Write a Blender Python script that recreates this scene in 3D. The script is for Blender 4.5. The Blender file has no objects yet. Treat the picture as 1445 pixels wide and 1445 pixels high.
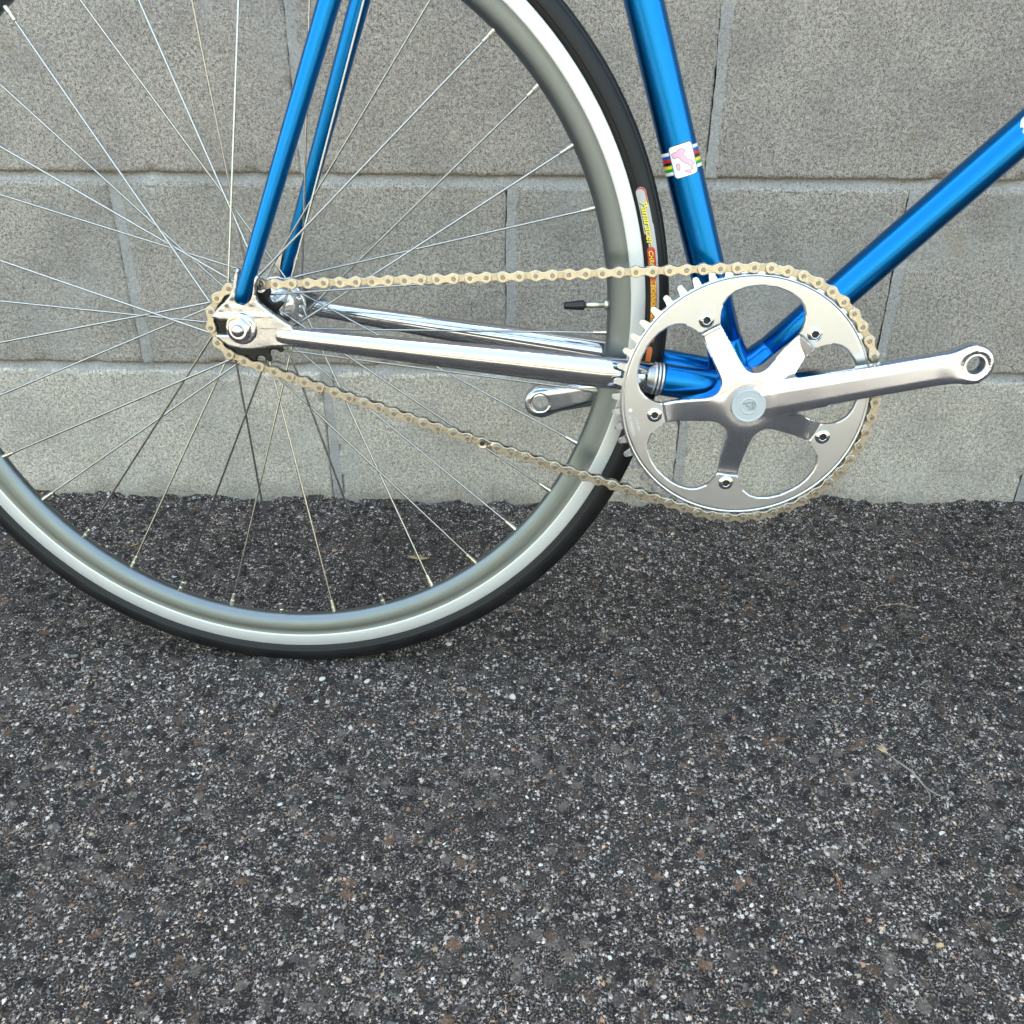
import bpy, math, random
import numpy as np
from mathutils import Matrix, Vector

random.seed(7)
rng = np.random.default_rng(11)
SC = bpy.context.scene
COL = SC.collection
R = math.radians

# ------------------------------------------------------------------ camera
cam_d = bpy.data.cameras.new('camera')
cam = bpy.data.objects.new('camera', cam_d)
COL.objects.link(cam)
cam_d.sensor_width = 36.0
cam_d.lens = 32.2954
cam_d.clip_start = 0.02
cam_d.clip_end = 500.0
CX = (0.99973984, 0.02204124, 0.00586769)
CY = (0.01590536, -0.48929963, -0.87197070)
CZ = (-0.01634826, 0.87183717, -0.48952291)
cam.matrix_world = Matrix((
    (CX[0], -CY[0], -CZ[0], 0.2156832),
    (CX[1], -CY[1], -CZ[1], -0.7147052),
    (CX[2], -CY[2], -CZ[2], 0.5648353),
    (0, 0, 0, 1)))
SC.camera = cam

# ------------------------------------------------------------------ sky, sun, exposure
SUN_EL, SUN_AZ = R(50), R(-14)      # azimuth clockwise from +Y: the sun stands behind the wall, bike and asphalt lie in its shade
world = bpy.data.worlds.new('World')
SC.world = world
world.use_nodes = True
wn = world.node_tree
bg = wn.nodes['Background']
sky = wn.nodes.new('ShaderNodeTexSky')
sky.sky_type = 'NISHITA'
sky.sun_disc = False
sky.sun_elevation = SUN_EL
sky.sun_rotation = SUN_AZ
sky.air_density = 2.4
sky.dust_density = 5.0
sky.ozone_density = 0.0
wn.links.new(sky.outputs[0], bg.inputs[0])
bg.inputs[1].default_value = 0.15
sun_d = bpy.data.lights.new('sun', 'SUN')
sun_d.energy = 2.2
sun_d.angle = R(0.6)
sun_d.color = (1.0, 0.97, 0.92)
sun = bpy.data.objects.new('sun', sun_d)
COL.objects.link(sun)
sd = Vector((math.sin(SUN_AZ) * math.cos(SUN_EL), math.cos(SUN_AZ) * math.cos(SUN_EL), math.sin(SUN_EL)))
sun.rotation_euler = sd.to_track_quat('Z', 'Y').to_euler()
sun.location = sd * 5
vs = SC.view_settings
vs.view_transform = 'Standard'
vs.look = 'None'
vs.exposure = 2.36
vs.gamma = 1.0
vs.use_curve_mapping = False
cy = SC.cycles
cy.max_bounces = 5; cy.diffuse_bounces = 2; cy.glossy_bounces = 4; cy.transmission_bounces = 0; cy.volume_bounces = 0
cy.caustics_reflective = False; cy.caustics_refractive = False
cy.use_adaptive_sampling = True; cy.adaptive_threshold = 0.03

# ================================================================== helpers
def tag(o, label=None, cat=None, group=None, kind=None):
    if label: o['label'] = label
    if cat: o['category'] = cat
    if group: o['group'] = group
    if kind: o['kind'] = kind
    return o

def fast_mesh(name, v, quads=None, tris=None, smooth=True):
    """mesh from numpy arrays"""
    me = bpy.data.meshes.new(name)
    v = np.asarray(v, dtype=np.float32)
    q = np.zeros((0, 4), int) if quads is None or len(quads) == 0 else np.asarray(quads, int)
    t = np.zeros((0, 3), int) if tris is None or len(tris) == 0 else np.asarray(tris, int)
    me.vertices.add(len(v))
    me.vertices.foreach_set('co', v.ravel())
    loops = np.concatenate([q.ravel(), t.ravel()]).astype(np.int32)
    me.loops.add(len(loops))
    me.loops.foreach_set('vertex_index', loops)
    starts = np.concatenate([np.arange(len(q)) * 4, len(q) * 4 + np.arange(len(t)) * 3]).astype(np.int32)
    me.polygons.add(len(q) + len(t))
    me.polygons.foreach_set('loop_start', starts)
    me.polygons.foreach_set('use_smooth', np.full(len(q) + len(t), smooth, dtype=bool))
    me.update(calc_edges=True)
    me.validate()
    return me

def obj(name, me, mat=None, parent=None):
    o = bpy.data.objects.new(name, me)
    COL.objects.link(o)
    if mat is not None and me is not None and len(me.materials) == 0:
        me.materials.append(mat)
    if parent is not None:
        o.parent = parent
    return o

class MB:
    """collects pieces (mm, bike axes) into one mesh"""
    def __init__(s): s.v = []; s.q = []; s.t = []; s.n = 0; s.qm = []; s.tm = []
    def add(s, v, q=None, t=None, m=0):
        v = np.asarray(v, float).reshape(-1, 3)
        if q is not None and len(q):
            q = np.asarray(q, int); s.q.append(q + s.n); s.qm.append(np.full(len(q), m))
        if t is not None and len(t):
            t = np.asarray(t, int); s.t.append(t + s.n); s.tm.append(np.full(len(t), m))
        s.v.append(v); s.n += len(v)
        return s
    def mesh(s, name, scale=0.001, smooth=True, mats=None):
        q = np.concatenate(s.q) if s.q else None
        t = np.concatenate(s.t) if s.t else None
        me = fast_mesh(name, np.concatenate(s.v) * scale, q, t, smooth)
        if mats:
            for m in mats: me.materials.append(m)
            mi = np.concatenate(([np.concatenate(s.qm)] if s.q else []) + ([np.concatenate(s.tm)] if s.t else []))
            if len(mi) == len(me.polygons):
                me.polygons.foreach_set('material_index', mi.astype(np.int32))
        return me

def revolve(mb, prof, n=96, c=(0, 0), closed=False, m=0, axis_y=0.0):
    """profile (r, y) turned about the Y axis through (cx, cz)"""
    p = np.asarray(prof, float); k = len(p)
    a = np.linspace(0, 2 * np.pi, n, endpoint=False)
    V = np.zeros((n, k, 3))
    V[:, :, 0] = c[0] + np.cos(a)[:, None] * p[None, :, 0]
    V[:, :, 1] = p[None, :, 1] + axis_y
    V[:, :, 2] = c[1] + np.sin(a)[:, None] * p[None, :, 0]
    kk = k if closed else k - 1
    i, j = np.meshgrid(np.arange(n), np.arange(kk), indexing='ij')
    i = i.ravel(); j = j.ravel(); i2 = (i + 1) % n; j2 = (j + 1) % k
    mb.add(V.reshape(-1, 3), np.c_[i * k + j, i * k + j2, i2 * k + j2, i2 * k + j], m=m)

def tube(mb, pts, rad, n=32, radY=None, cap=True, m=0):
    """tube along pts; rad = radius in the bike's plane, radY = across it"""
    P = np.asarray(pts, float); k = len(P)
    ra = np.broadcast_to(np.asarray(rad, float), (k,)); rb = ra if radY is None else np.broadcast_to(np.asarray(radY, float), (k,))
    T = np.gradient(P, axis=0); T /= np.linalg.norm(T, axis=1)[:, None]
    ref = np.array([0, 1.0, 0]) if abs(T[0, 1]) < 0.9 else np.array([1.0, 0, 0])
    B = ref - T * (T @ ref)[:, None]; B /= np.linalg.norm(B, axis=1)[:, None]
    N = np.cross(B, T)
    a = np.linspace(0, 2 * np.pi, n, endpoint=False)
    V = P[:, None, :] + ra[:, None, None] * np.cos(a)[None, :, None] * N[:, None, :] + rb[:, None, None] * np.sin(a)[None, :, None] * B[:, None, :]
    i, j = np.meshgrid(np.arange(k - 1), np.arange(n), indexing='ij'); i = i.ravel(); j = j.ravel(); j2 = (j + 1) % n
    q = np.c_[i * n + j, i * n + j2, (i + 1) * n + j2, (i + 1) * n + j]
    v = V.reshape(-1, 3); t = []
    if cap:
        c0 = len(v); v = np.vstack([v, P[0], P[-1]])
        jj = np.arange(n); j2 = (jj + 1) % n
        t = np.vstack([np.c_[np.full(n, c0), j2, jj], np.c_[np.full(n, c0 + 1), (k - 1) * n + jj, (k - 1) * n + j2]])
    mb.add(v, q, t, m=m)

def box(mb, lo, hi, m=0):
    x0, y0, z0 = lo; x1, y1, z1 = hi
    v = [(x0, y0, z0), (x1, y0, z0), (x1, y1, z0), (x0, y1, z0), (x0, y0, z1), (x1, y0, z1), (x1, y1, z1), (x0, y1, z1)]
    mb.add(v, [(0, 3, 2, 1), (4, 5, 6, 7), (0, 1, 5, 4), (1, 2, 6, 5), (2, 3, 7, 6), (3, 0, 4, 7)], m=m)

def poly_sdf(pts):
    P = np.asarray(pts, float); Q = np.roll(P, -1, axis=0)
    def f(X, Z):
        x = X.ravel(); z = Z.ravel(); d = np.full(x.shape, 1e18); inside = np.zeros(x.shape, bool)
        for (ax, az), (bx, bz) in zip(P, Q):
            ex, ez = bx - ax, bz - az
            h = np.clip(((x - ax) * ex + (z - az) * ez) / (ex * ex + ez * ez + 1e-12), 0, 1)
            d = np.minimum(d, (x - ax - h * ex) ** 2 + (z - az - h * ez) ** 2)
            cnd = (az > z) != (bz > z)
            with np.errstate(divide='ignore', invalid='ignore'):
                xi = (bx - ax) * (z - az) / (bz - az) + ax
            inside ^= cnd & (x < xi)
        d = np.sqrt(d)
        return np.where(inside, -d, d).reshape(X.shape)
    return f

def smin(a, b, k):
    h = np.clip(0.5 + 0.5 * (b - a) / k, 0, 1)
    return b * (1 - h) + a * h - k * h * (1 - h)

def field_grid(f, bbox, step):
    """grid mesh of the region f<0 with its border snapped onto f=0.
    returns x, z, inward distance, quads, tris, border edges"""
    x0, z0, x1, z1 = bbox
    nx = int(math.ceil((x1 - x0) / step)) + 1; nz = int(math.ceil((z1 - z0) / step)) + 1
    X, Z = np.meshgrid(x0 + np.arange(nx) * step, z0 + np.arange(nz) * step, indexing='ij')
    e = step * 0.1
    def val(X, Z):
        F = f(X, Z)
        gx = (f(X + e, Z) - f(X - e, Z)) / (2 * e); gz = (f(X, Z + e) - f(X, Z - e)) / (2 * e)
        g = np.sqrt(gx * gx + gz * gz) + 1e-6
        return F, F / np.maximum(g, 0.2), gx / g, gz / g
    F, D, gx, gz = val(X, Z)
    near = np.abs(D) < 0.56 * step
    # make sure every crossing edge has a snapped end
    neg = F < 0
    for ax in (0, 1):
        a = [slice(None)] * 2; b = [slice(None)] * 2
        a[ax] = slice(0, -1); b[ax] = slice(1, None); a = tuple(a); b = tuple(b)
        cr = (neg[a] != neg[b]) & ~near[a] & ~near[b]
        ca = cr & (np.abs(D[a]) <= np.abs(D[b])); cb = cr & ~ca
        near[a] |= ca; near[b] |= cb
    Xs, Zs = X.copy(), Z.copy()
    xs, zs = Xs[near], Zs[near]
    for _ in range(3):
        _, dd, g1, g2 = val(xs, zs)
        dd = np.clip(dd, -step * 0.6, step * 0.6)
        xs = xs - dd * g1; zs = zs - dd * g2
    Xs[near] = xs; Zs[near] = zs
    st = np.where(near, 0, np.where(neg, -1, 1))
    idx = np.arange(nx * nz).reshape(nx, nz)
    c = np.stack([idx[:-1, :-1], idx[1:, :-1], idx[1:, 1:], idx[:-1, 1:]], -1).reshape(-1, 4)
    s = st.ravel()[c]
    out = (s == 1).sum(1); anyin = (s == -1).any(1)
    cxm = Xs.ravel()[c].mean(1); czm = Zs.ravel()[c].mean(1)
    allb = (s == 0).all(1)
    okb = np.zeros(len(c), bool)
    if allb.any(): okb[allb] = f(cxm[allb], czm[allb]) < 0
    quads = c[(out == 0) & (anyin | okb)]
    one = c[out == 1]; so = s[out == 1]
    tris = np.zeros((0, 3), int)
    if len(one):
        k = np.argmax(so == 1, axis=1)
        tris = np.stack([one[np.arange(len(one)), (k + m) % 4] for m in (1, 2, 3)], 1)
        tx = Xs.ravel()[tris].mean(1); tz = Zs.ravel()[tris].mean(1)
        tris = tris[f(tx, tz) < 0]
    used = np.unique(np.concatenate([quads.ravel(), tris.ravel()]))
    remap = -np.ones(nx * nz, int); remap[used] = np.arange(len(used))
    quads = remap[quads]; tris = remap[tris]
    x = Xs.ravel()[used]; z = Zs.ravel()[used]
    d = np.maximum(0, np.where(st.ravel()[used] == 0, 0, -D.ravel()[used]))
    ed = np.concatenate([quads[:, [0, 1]], quads[:, [1, 2]], quads[:, [2, 3]], quads[:, [3, 0]], tris[:, [0, 1]], tris[:, [1, 2]], tris[:, [2, 0]]])
    es = np.sort(ed, 1); key = es[:, 0] * (len(used) + 1) + es[:, 1]
    _, inv, cnt = np.unique(key, return_inverse=True, return_counts=True)
    border = ed[cnt[inv] == 1]
    return x, z, d, quads, tris, border

def bevel(d, w):
    u = np.clip(d / w, 0, 1)
    return w * (1 - np.sqrt(np.maximum(0, 1 - (1 - u) ** 2)))

def field_solid(mb, f, bbox, step, front, back, m=0, ms=None):
    """front(x,z,d), back(x,z,d): Y of the two faces (front faces -Y)"""
    x, z, d, q, t, b = field_grid(f, bbox, step)
    yf = front(x, z, d); yb = back(x, z, d)
    mb.add(np.c_[x, yf, z], q, t, m=m)
    mb.add(np.c_[x, yb, z], q[:, ::-1], t[:, ::-1], m=m)
    n = len(b); i = np.arange(n)
    v = np.vstack([np.c_[x[b[:, 0]], yf[b[:, 0]], z[b[:, 0]]], np.c_[x[b[:, 1]], yf[b[:, 1]], z[b[:, 1]]],
                   np.c_[x[b[:, 1]], yb[b[:, 1]], z[b[:, 1]]], np.c_[x[b[:, 0]], yb[b[:, 0]], z[b[:, 0]]]])
    # weld the skirt's own corners so that it shades smoothly
    k = np.round(v * 1000).astype(np.int64)
    _, first, inv = np.unique(k, axis=0, return_index=True, return_inverse=True)
    inv = inv.ravel()
    quad = np.c_[inv[i + n], inv[i], inv[i + 3 * n], inv[i + 2 * n]]
    mb.add(v[first], quad, m=m if ms is None else ms)

_lat = {}
def vnoise(x, y, scale, seed=0):
    """smooth value noise, -1..1"""
    if seed not in _lat: _lat[seed] = np.random.default_rng(100 + seed).random((257, 257)) * 2 - 1
    L = _lat[seed]
    u = np.asarray(x) / scale; v = np.asarray(y) / scale
    i = np.floor(u).astype(int); j = np.floor(v).astype(int)
    fu = u - i; fv = v - j
    fu = fu * fu * fu * (fu * (fu * 6 - 15) + 10); fv = fv * fv * fv * (fv * (fv * 6 - 15) + 10)
    i %= 256; j %= 256
    a = L[i, j]; b = L[i + 1, j]; c = L[i, j + 1]; d = L[i + 1, j + 1]
    return (a * (1 - fu) + b * fu) * (1 - fv) + (c * (1 - fu) + d * fu) * fv

def text_mesh(body, size, shear=0.0, offset=0.0, spacing=1.0):
    cu = bpy.data.curves.new('lettering', 'FONT')
    cu.body = body; cu.size = size; cu.shear = shear; cu.offset = offset; cu.space_character = spacing
    cu.resolution_u = 3
    o = bpy.data.objects.new('lettering', cu); COL.objects.link(o)
    dg = bpy.context.evaluated_depsgraph_get(); dg.update()
    me = bpy.data.meshes.new_from_object(o.evaluated_get(dg))
    v = np.array([p.co[:2] for p in me.vertices]).reshape(-1, 2)
    fs = [list(p.vertices) for p in me.polygons]
    bpy.data.objects.remove(o); bpy.data.curves.remove(cu); bpy.data.meshes.remove(me)
    t = []
    for p in fs:
        for k in range(1, len(p) - 1): t.append((p[0], p[k], p[k + 1]))
    return v, np.array(t, int)

# ================================================================== materials
def mat(name, base=(0.5, 0.5, 0.5), rough=0.5, metal=0.0, coat=0.0, spec=None, aniso=0.0):
    m = bpy.data.materials.new(name); m.use_nodes = True
    b = m.node_tree.nodes['Principled BSDF']
    b.inputs['Base Color'].default_value = (*base, 1); b.inputs['Roughness'].default_value = rough
    b.inputs['Metallic'].default_value = metal
    b.inputs['Coat Weight'].default_value = coat; b.inputs['Coat Roughness'].default_value = 0.04
    if spec is not None: b.inputs['Specular IOR Level'].default_value = spec
    return m

class NT:
    dim = '3D'
    def __init__(s, m): s.t = m.node_tree; s.b = s.t.nodes['Principled BSDF']
    def n(s, typ, **kw):
        nd = s.t.nodes.new(typ)
        for k, v in kw.items():
            if k in nd.inputs: nd.inputs[k].default_value = v
            else: setattr(nd, k, v)
        return nd
    def l(s, a, b): s.t.links.new(a, b)
    def noise(s, vec, scale, detail=3, rough=0.6):
        nd = s.n('ShaderNodeTexNoise', Scale=scale, Detail=detail, Roughness=rough, noise_dimensions=s.dim)
        if vec is not None: s.l(vec, nd.inputs['Vector'])
        return nd
    def voro(s, vec, scale, feature='F1', rnd=1.0):
        nd = s.n('ShaderNodeTexVoronoi', Scale=scale, feature=feature, Randomness=rnd, voronoi_dimensions=s.dim)
        s.l(vec, nd.inputs['Vector']); return nd
    def ramp(s, fac, stops, interp='LINEAR'):
        nd = s.t.nodes.new('ShaderNodeValToRGB'); cr = nd.color_ramp; cr.interpolation = interp
        while len(cr.elements) < len(stops): cr.elements.new(0.5)
        for e, (p, c) in zip(cr.elements, stops):
            e.position = p; e.color = (c, c, c, 1) if not isinstance(c, tuple) else (*c, 1)
        s.l(fac, nd.inputs[0]); return nd
    def math(s, op, a, b=None, clamp=False):
        nd = s.t.nodes.new('ShaderNodeMath'); nd.operation = op; nd.use_clamp = clamp
        for i, q in enumerate((a, b)):
            if q is None: continue
            if isinstance(q, (int, float)): nd.inputs[i].default_value = q
            else: s.l(q, nd.inputs[i])
        return nd.outputs[0]
    def mix(s, fac, a, b, mode='MIX'):
        nd = s.t.nodes.new('ShaderNodeMix'); nd.data_type = 'RGBA'; nd.blend_type = mode
        for sock, q in ((nd.inputs['Factor'], fac), (nd.inputs[6], a), (nd.inputs[7], b)):
            if isinstance(q, (int, float)): sock.default_value = q
            elif isinstance(q, tuple): sock.default_value = (*q, 1)
            else: s.l(q, sock)
        return nd.outputs[2]
    def bump(s, h, strength, dist, prev=None):
        nd = s.n('ShaderNodeBump', Strength=strength, Distance=dist)
        s.l(h, nd.inputs['Height'])
        if prev is not None: s.l(prev, nd.inputs['Normal'])
        return nd.outputs[0]
    def pos(s): return s.n('ShaderNodeNewGeometry').outputs['Position']
    def objc(s): return s.n('ShaderNodeTexCoord').outputs['Object']

def smudged(m, lo, hi, scale=120, bump=0.0):
    """uneven gloss: faint smears and fine scratches"""
    t = NT(m); v = t.objc()
    a = t.noise(v, scale, 2, 0.5)
    r = t.ramp(a.outputs[0], [(0.3, lo), (0.75, hi)])
    t.l(r.outputs[0], t.b.inputs['Roughness'])
    if bump:
        b = t.noise(v, scale * 0.35, 2, 0.5)
        t.l(t.bump(b.outputs[0], bump, 0.002), t.b.inputs['Normal'])
    return m

M = {}
# candy blue lacquer over metal
m = mat('blue_lacquer', (0.0, 0.155, 0.48), 0.28, 1.0, 0.25); M['blue'] = m
t = NT(m); nz = t.noise(t.objc(), 2600, 2, 0.5)
t.l(t.bump(nz.outputs[0], 0.05, 0.0004), m.node_tree.nodes['Principled BSDF'].inputs['Normal'])
M['chrome'] = smudged(mat('chrome', (0.60, 0.61, 0.63), 0.06, 1.0), 0.03, 0.13, 160, 0.012)
M['chrome_worn'] = smudged(mat('worn_chrome', (0.55, 0.56, 0.575), 0.2, 1.0), 0.14, 0.34, 160, 0.035)
M['polished'] = smudged(mat('polished_aluminium', (0.70, 0.74, 0.79), 0.14, 1.0), 0.12, 0.18, 40, 0.0)
M['satin'] = smudged(mat('satin_aluminium', (0.63, 0.655, 0.70), 0.32, 1.0), 0.30, 0.36, 40, 0.0)
M['tooth'] = mat('machined_aluminium', (0.68, 0.69, 0.70), 0.34, 1.0)
M['rim'] = smudged(mat('grey_anodised_aluminium', (0.195, 0.222, 0.235), 0.34, 1.0), 0.34, 0.40, 40, 0.0)
m = mat('machined_brake_track', (0.70, 0.70, 0.685), 0.5, 0.35); M['track'] = m
t = NT(m); v = t.objc()
sep = t.n('ShaderNodeSeparateXYZ'); t.l(v, sep.inputs[0])
rr = t.math('SQRT', t.math('ADD', t.math('POWER', sep.outputs[0], 2.0), t.math('POWER', t.math('SUBTRACT', sep.outputs[2], 0.334), 2.0)))
ln = t.n('ShaderNodeTexNoise', Scale=5000.0, Detail=1.0, noise_dimensions='1D'); t.l(rr, ln.inputs['W'])
t.l(t.bump(ln.outputs[0], 0.12, 0.0003), t.b.inputs['Normal'])
# tyre rubber
m = mat('black_rubber', (0.008, 0.008, 0.010), 0.5, spec=0.35); M['rubber'] = m
t = NT(m); v = t.objc()
a = t.noise(v, 900, 3, 0.6); b2 = t.noise(v, 45, 3, 0.6)
r = t.ramp(b2.outputs[0], [(0.3, 0.42), (0.75, 0.62)]); t.l(r.outputs[0], t.b.inputs['Roughness'])
cr = t.ramp(b2.outputs[0], [(0.35, (0.006, 0.006, 0.008)), (0.75, (0.013, 0.013, 0.014))]); t.l(cr.outputs[0], t.b.inputs['Base Color'])
t.l(t.bump(a.outputs[0], 0.25, 0.0004), t.b.inputs['Normal'])
M['spoke'] = mat('stainless_steel', (0.46, 0.46, 0.46), 0.24, 1.0)
M['brass'] = mat('nickel_plated_brass', (0.66, 0.63, 0.54), 0.3, 1.0)
M['hub'] = smudged(mat('hub_aluminium', (0.80, 0.82, 0.85), 0.2, 1.0), 0.14, 0.3, 140, 0.0)
M['black_steel'] = mat('black_steel', (0.02, 0.02, 0.021), 0.42, 0.4)
def plated(name, base, lo, hi):
    m = smudged(mat(name, base, 0.3, 1.0), lo, hi, 300, 0.0); t = NT(m); v = t.pos()
    g = t.ramp(t.noise(v, 210, 4, 0.7).outputs[0], [(0.50, 0.0), (0.68, 1.0)]).outputs[0]
    g2 = t.ramp(t.noise(v, 1400, 2, 0.6).outputs[0], [(0.60, 0.0), (0.72, 1.0)]).outputs[0]
    c = t.mix(t.math('MULTIPLY', g, 0.3), base, tuple(q * 0.45 for q in base))
    t.l(t.mix(t.math('MULTIPLY', g2, 0.6), c, (0.06, 0.05, 0.04)), t.b.inputs['Base Color'])
    return m
M['gold'] = plated('champagne_plating', (0.60, 0.545, 0.44), 0.22, 0.42)
M['gold_in'] = plated('champagne_plating_inner', (0.54, 0.48, 0.375), 0.26, 0.45)
M['rivet'] = mat('rivet_steel', (0.30, 0.28, 0.26), 0.36, 1.0)
M['roller'] = mat('roller_steel', (0.07, 0.06, 0.05), 0.45, 1.0)
M['cap'] = mat('clear_grey_plastic', (0.44, 0.475, 0.50), 0.42)
M['black_plastic'] = mat('black_plastic', (0.012, 0.012, 0.014), 0.35)
M['recess'] = mat('socket_shade_dark', (0.025, 0.025, 0.03), 0.5, 0.0)  # dark colour stands for the shade inside the bolt sockets
def paint(n, c, r=0.3): M[n] = mat('print_' + n, c, r, 0.0, 0.4)
paint('white', (0.80, 0.83, 0.86)); paint('pblue', (0.01, 0.10, 0.42)); paint('red', (0.55, 0.02, 0.03)); paint('pblack', (0.012, 0.012, 0.013))
paint('yellow', (0.82, 0.66, 0.03)); paint('green', (0.01, 0.32, 0.05)); paint('pink', (0.86, 0.46, 0.58)); paint('navy', (0.01, 0.025, 0.06))
paint('outline', (0.22, 0.09, 0.17)); paint('silver', (0.42, 0.43, 0.44), 0.45); paint('orange', (0.62, 0.14, 0.02), 0.45); paint('tyred', (0.50, 0.03, 0.02), 0.45)
M['etch'] = mat('etched_lettering', (0.90, 0.91, 0.92), 0.6, 0.3)

# concrete block
def concrete(name, base_lo, base_hi, mortar=False):
    m = mat(name, rough=0.9, spec=0.25); t = NT(m)
    sp3 = t.n('ShaderNodeSeparateXYZ'); t.l(t.pos(), sp3.inputs[0]); cb = t.n('ShaderNodeCombineXYZ')
    t.l(sp3.outputs[0], cb.inputs[0]); t.l(sp3.outputs[2], cb.inputs[1]); v = cb.outputs[0]; t.dim = '2D'
    n1 = t.noise(v, 620, 3, 0.7); n2 = t.noise(v, 260, 4, 0.6); n3 = t.noise(v, 9, 5, 0.62); n4 = t.noise(v, 34, 3, 0.6)
    oi = t.n('ShaderNodeObjectInfo')
    fine = t.math('ADD', t.math('MULTIPLY', n1.outputs[0], 0.6), t.math('MULTIPLY', n2.outputs[0], 0.4))
    col = t.ramp(fine, [(0.36, tuple(c * (0.45 if not mortar else 0.8) for c in base_lo)), (0.50, base_lo), (0.63, tuple(c * 1.12 for c in base_hi))]).outputs[0]
    # dark pits and pale grains
    vo = t.voro(v, 520); vr = t.n('ShaderNodeSeparateColor'); t.l(vo.outputs['Color'], vr.inputs[0])
    pit = t.math('MULTIPLY', t.math('GREATER_THAN', vr.outputs[0], 0.80 if not mortar else 0.93), t.math('LESS_THAN', vo.outputs['Distance'], 0.36))
    col = t.mix(t.math('MULTIPLY', pit, 0.75), col, tuple(c * 0.35 for c in base_lo))
    gr = t.math('MULTIPLY', t.math('GREATER_THAN', vr.outputs[1], 0.86 if not mortar else 0.96), t.math('LESS_THAN', vo.outputs['Distance'], 0.34))
    col = t.mix(t.math('MULTIPLY', gr, 0.6), col, (0.62, 0.60, 0.55))
    vb = t.voro(v, 60); vbr = t.n('ShaderNodeSeparateColor'); t.l(vb.outputs['Color'], vbr.inputs[0])
    big = t.math('MULTIPLY', t.math('GREATER_THAN', vbr.outputs[0], 0.90), t.math('LESS_THAN', t.math('ADD', vb.outputs['Distance'], t.math('MULTIPLY', n4.outputs[0], 0.1)), 0.19))
    col = t.mix(t.math('MULTIPLY', big, 0.45), col, (0.66, 0.64, 0.56))
    vp_ = t.voro(v, 210); vpr = t.n('ShaderNodeSeparateColor'); t.l(vp_.outputs['Color'], vpr.inputs[0])
    pore = t.math('MULTIPLY', t.math('GREATER_THAN', vpr.outputs[0], 0.93 if not mortar else 0.985), t.math('LESS_THAN', t.math('ADD', vp_.outputs['Distance'], t.math('MULTIPLY', n1.outputs[0], 0.25)), 0.33))
    col = t.mix(t.math('MULTIPLY', pore, 0.7), col, tuple(c * 0.28 for c in base_lo))
    # slow stains: warm, and bluish cement smears
    st = t.ramp(n3.outputs[0], [(0.40, 0.0), (0.68, 1.0)]).outputs[0]
    col = t.mix(t.math('MULTIPLY', st, 0.40), col, (0.22, 0.21, 0.205))
    st2 = t.ramp(t.noise(v, 5.0, 5, 0.7).outputs[0], [(0.55, 0.0), (0.72, 1.0)]).outputs[0]
    col = t.mix(t.math('MULTIPLY', st2, 0.38), col, (0.50, 0.51, 0.52))
    rs = t.ramp(t.noise(v, 14.0, 3, 0.6).outputs[0], [(0.70, 0.0), (0.78, 1.0)]).outputs[0]
    col = t.mix(t.math('MULTIPLY', rs, 0.25), col, (0.33, 0.25, 0.14))
    # splash dirt along the foot of the wall
    zz = t.math('ADD', sp3.outputs[2], t.math('MULTIPLY', t.math('SUBTRACT', n4.outputs[0], 0.5), 0.05))
    mr = t.n('ShaderNodeMapRange'); t.l(zz, mr.inputs[0]); mr.inputs[1].default_value = 0.022; mr.inputs[2].default_value = -0.002
    col = t.mix(t.math('MULTIPLY', mr.outputs[0], 0.42), col, (0.17, 0.15, 0.12))
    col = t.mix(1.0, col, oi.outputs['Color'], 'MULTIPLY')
    t.l(col, t.b.inputs['Base Color'])
    h = t.math('ADD', t.math('MULTIPLY', n1.outputs[0], 0.5), t.math('SUBTRACT', n2.outputs[0], t.math('ADD', t.math('MULTIPLY', pit, 0.8), t.math('MULTIPLY', pore, 1.6))))
    t.l(t.bump(h, 0.75 if not mortar else 0.45, 0.0011), t.b.inputs['Normal'])
    return m
M['block'] = concrete('concrete_block', (0.455, 0.415, 0.380), (0.63, 0.580, 0.535))
M['mortar'] = concrete('grey_mortar', (0.40, 0.388, 0.385), (0.49, 0.475, 0.472), True)

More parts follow.
